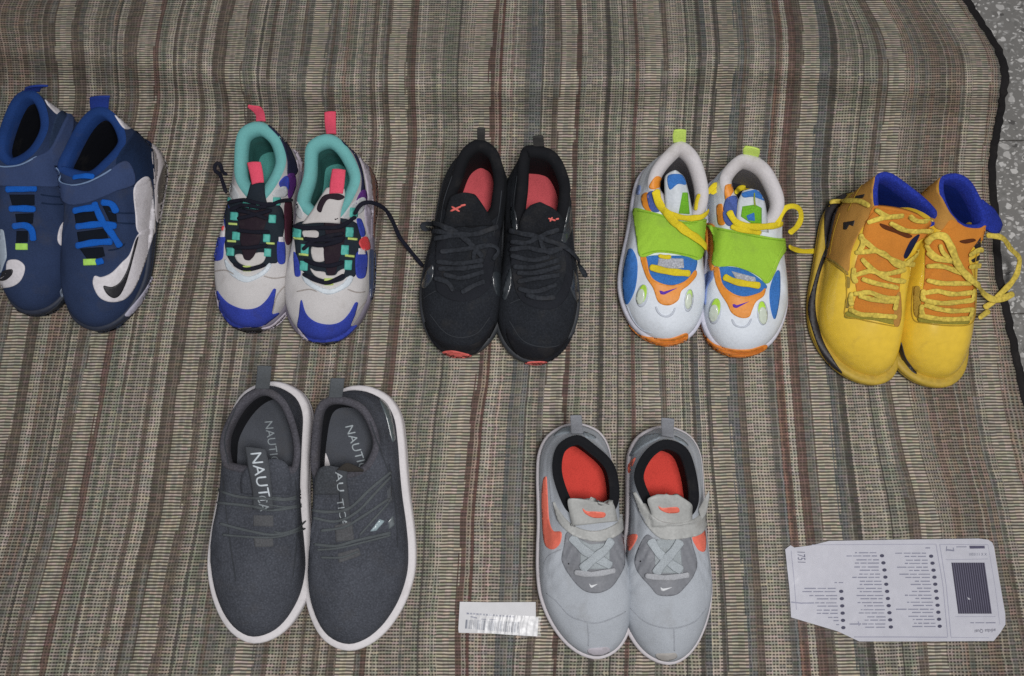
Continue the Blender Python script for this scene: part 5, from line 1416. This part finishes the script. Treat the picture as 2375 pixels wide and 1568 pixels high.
K_ = Crop(2960, 2020, 981, 2375)
paper = M('paper', '#ccccd6')
card = thing('printed_card', 'large white printed card with columns of grey text and a dark striped barcode block', 'card', K_.at((1180, 600), 2))
def warp(p):
    return .7 * math.sin(p[0] / 260.0 + 1) * math.sin(p[1] / 230.0) + 3.5 * max(0, (p[1] - 800) / 200.0) * max(0, (p[0] - 1750) / 400.0) + 2.0 * max(0, (400 - p[0]) / 250.0) * max(0, (400 - p[1]) / 250.0) + .8
fl_ = Flat(K_, card, .5, warp)
fl_.sheet('sheet', [[(150, 228), (200, 190), (235, 212), (400, 190), (560, 150), (1200, 138), (1950, 128), (2040, 138), (2080, 165), (2095, 205), (2140, 480), (2200, 830), (2202, 930), (2150, 1010), (2092, 1082), (1500, 1086), (840, 1086), (640, 992), (205, 862), (190, 600)]], paper, 0, .3)
ink1, ink2, ink3 = M('print', '#8f90a2'), M('print', '#4d4c62'), M('print', '#a9a9ba')
# frame lines
def seg(a, b, w):
    d = np.array(b, float) - np.array(a, float); n = np.array([-d[1], d[0]]) / np.linalg.norm(d) * w / 2
    return [tuple(np.array(a) + n), tuple(np.array(b) + n), tuple(np.array(b) - n), tuple(np.array(a) - n)]
def segs(path, w):
    out = []
    for a, b in zip(path, path[1:]):
        k = max(1, int(math.hypot(b[0] - a[0], b[1] - a[1]) / 60))
        q = [tuple(np.array(a) + (np.array(b) - np.array(a)) * i / k) for i in range(k + 1)]
        out += [seg(q[i], q[i + 1], w) for i in range(k)]
    return out
rules = segs([(205, 240), (230, 480), (255, 790)], 6) + segs([(400, 186), (1000, 183), (1555, 180)], 5) + segs([(1555, 180), (1620, 560), (1665, 1045)], 6) + segs([(1590, 180), (1650, 560), (1695, 1045)], 6)
rules += segs([(1590, 182), (2040, 185)], 5) + segs([(1645, 325), (2040, 318)], 4) + segs([(1735, 855), (2110, 855)], 4) + segs([(790, 1045), (1250, 1045), (1660, 1048)], 9) + segs([(1695, 1048), (2050, 1052)], 5) + segs([(2040, 185), (2110, 600), (2150, 930)], 3)
fl_.sheet('printed_rules', rules, ink3, .42, .04)
# lines of small print: words as short bars
words, bullets = [], []
def textline(x1, y, x0, w=11):
    x = x1
    while x > x0 + 12:
        k = min(x - x0, rng.uniform(34, 110))
        words.append(seg((x, y), (x - k, y + k * .004), w * rng.uniform(.7, 1.0)))
        x -= k + rng.uniform(9, 16)
def column(xs, ys, n, x1s, x0s, first=True):
    for i in range(n):
        u = i / (n - 1)
        yb = ys[0] + (ys[1] - ys[0]) * u; xb = xs[0] + (xs[1] - xs[0]) * u ** .8
        bullets.append(oval(xb, yb, 42, 32, 0, 10))
        for dy in (-28, 2):
            textline(xb - rng.uniform(38, 55), yb + dy, x0s[(2 * i + (dy > 0)) % len(x0s)] + (x0s[-1] * 0))
column((1052, 1135), (288, 952), 11, None, [800, 705, 805, 795, 795, 825, 840, 775, 845, 845, 820, 845, 815, 830, 825, 885, 855, 835, 900, 890, 750, 895])
column((1510, 1590), (292, 945), 11, None, [1175, 1262, 1275, 1265, 1190, 1305, 1215, 1270, 1340, 1320, 1370, 1330, 1265, 1350, 1285, 1340, 1180, 1330, 1285, 1340, 1350, 1335])
column((672, 692), (620, 958), 6, None, [315, 310, 375, 440, 430, 450, 445, 445, 550, 600, 625, 680])
textline(690, 538, 610); textline(1500, 215, 1455); textline(1840, 205, 1745); textline(2110, 912, 1875)
words += [seg((1650, 232), (1720, 240), 14), seg((1650, 246), (1655, 200), 8), seg((1722, 246), (1715, 212), 8)]
fl_.sheet('small_print', words, ink1, .42, .04)
fl_.sheet('bullet_dots', bullets, ink2, .42, .04)
fl_.text('number', '1751', (262, 238), (4, 62), (104, 4), M('print', '#6c6d82'), .42)
fl_.sheet('title_bar', [[(1865, 195), (2008, 195), (2010, 220), (1870, 222)]], M('print', '#5b5870'), .42, .04)
fl_.text('code_line', 'X X 1110201', (2028, 262), (-31, 0), (0, 36), M('print', '#77798c'), .42)
fl_.text('footer', 'adidas Quai', (2112, 968), (-42, 2), (0, 46), M('print', '#5b596c'), .42)
bars, gaps = [], []
q0, q1, q2, q3 = (1698, 352), (2008, 352), (2076, 828), (1762, 828)
def quad(u0, u1, v0, v1):
    f = lambda u, v: tuple((np.array(q0) * (1 - u) + np.array(q1) * u) * (1 - v) + (np.array(q3) * (1 - u) + np.array(q2) * u) * v)
    return [f(u0, v0), f(u1, v0), f(u1, v1), f(u0, v1)]
fl_.sheet('barcode_field', [quad(0, 1, 0, 1)], M('print', '#6d6a7e'), .42, .04)
for k in range(15):
    for j in range(6):
        bars.append(quad(k / 15 + .004, k / 15 + .046, j / 6, (j + 1) / 6))
fl_.sheet('barcode_bars', bars, M('print', '#3b384a'), .5, .04)
fl_.sheet('scratch', [[(1845, 672), (1862, 690), (1880, 692), (1858, 698)]], M('print', '#c8c8d0'), .56, .04)
fl_.sheet('clear_tape', [[(132, 142), (560, 146), (1200, 132), (1990, 124), (2080, 150), (2205, 830), (2205, 940), (2095, 1090), (840, 1094), (215, 1082), (170, 640)]], clear_film('clear_tape', .25, .04), .75, .05, label='clear tape over the card, reaching past its left side')
Lx = [(205, 720), (300, 730), (420, 728)]
fl_.sheet('crease', segs(Lx, 12) + segs([(830, 900), (840, 940)], 10), M('print', '#9fa0b2'), .42, .04)

T_ = Crop(1740, 2280, 380, 2375)
tag_ = thing('price_label', 'small white paper label with a smeared barcode, left of the light grey trainers', 'label', T_.at((1050, 630), 2))
def warp2(p):
    return .5 + .5 * math.sin(p[0] / 500.0) + (1.2 * max(0, (p[0] - 1500) / 600.0) ** 2)
ft = Flat(T_, tag_, .4, warp2)
ft.sheet('sheet', [[(185, 225), (900, 238), (2010, 232), (2015, 590), (2080, 600), (2050, 1060), (1500, 1030), (900, 985), (160, 970), (150, 880)]], M('paper', '#cdcdd0'), 0, .3, step=150)
rng2 = np.random.default_rng(3)
b1, b2 = [], []
x = 310.0
while x < 1580:
    w = rng2.choice([10, 16, 26, 40])
    u = (x - 310) / 1270
    (b1 if rng2.random() < .55 else b2).append([(x + 18, 655 + 60 * u), (x + 18 + w, 655 + 60 * u), (x + w, 870 + 105 * u), (x, 870 + 105 * u)])
    x += w + rng2.choice([8, 14, 24])
ft.sheet('barcode_bars', b1, M('print', '#80848f'), .36, .05)
ft.sheet('barcode_bars_pale', b2, M('print', '#a4a8b2'), .36, .05)
lin1 = [[(x, 485 + (x - 350) * .07), (x + 55, 489 + (x - 350) * .07), (x + 55, 530 + (x - 350) * .07), (x, 526 + (x - 350) * .07)] for x in np.arange(350, 1500, 78)]
lin1 += [[(450, 565), (600, 600), (600, 632), (440, 596)], [(690, 630), (820, 640), (820, 665), (690, 655)], [(900, 640), (1080, 650), (1080, 672), (900, 665)]]
ft.sheet('small_print', lin1, M('print', '#8d90a0'), .36, .05)
# crumpled clear tape over the lower half
def tape():
    nx, ny = 70, 12
    V, Fc = [], []
    for j in range(ny):
        for i in range(nx):
            u, v = i / (nx - 1), j / (ny - 1)
            x = 420 + u * 1720 - 20 * math.sin(v * 3); y = (500 + u * 80) * (1 - v) + (960 + u * 95) * v
            if u > .96: x += 12 * math.sin(v * 14)
            cr = max(0, math.sin(math.pi * min(1, u * 1.02)))
            z = .75 + .55 * abs(math.sin(u * 31 + v * 1.3)) * cr + .4 * abs(math.sin(u * 63 + v * 3 + 1)) * cr + (.8 * (u - .7) if u > .7 else 0)
            V.append(tuple(T_.at((x, y), ft.z((x, y), .3 + z))))
    for j in range(ny - 1):
        for i in range(nx - 1):
            Fc.append((j * nx + i, (j + 1) * nx + i, (j + 1) * nx + i + 1, j * nx + i + 1))
    return mesh_object('clear_tape', V, Fc, clear_film('crumpled_tape', .38, .09), tag_, True, origin=list(tag_.location), label='crumpled clear tape over the barcode')
tape()
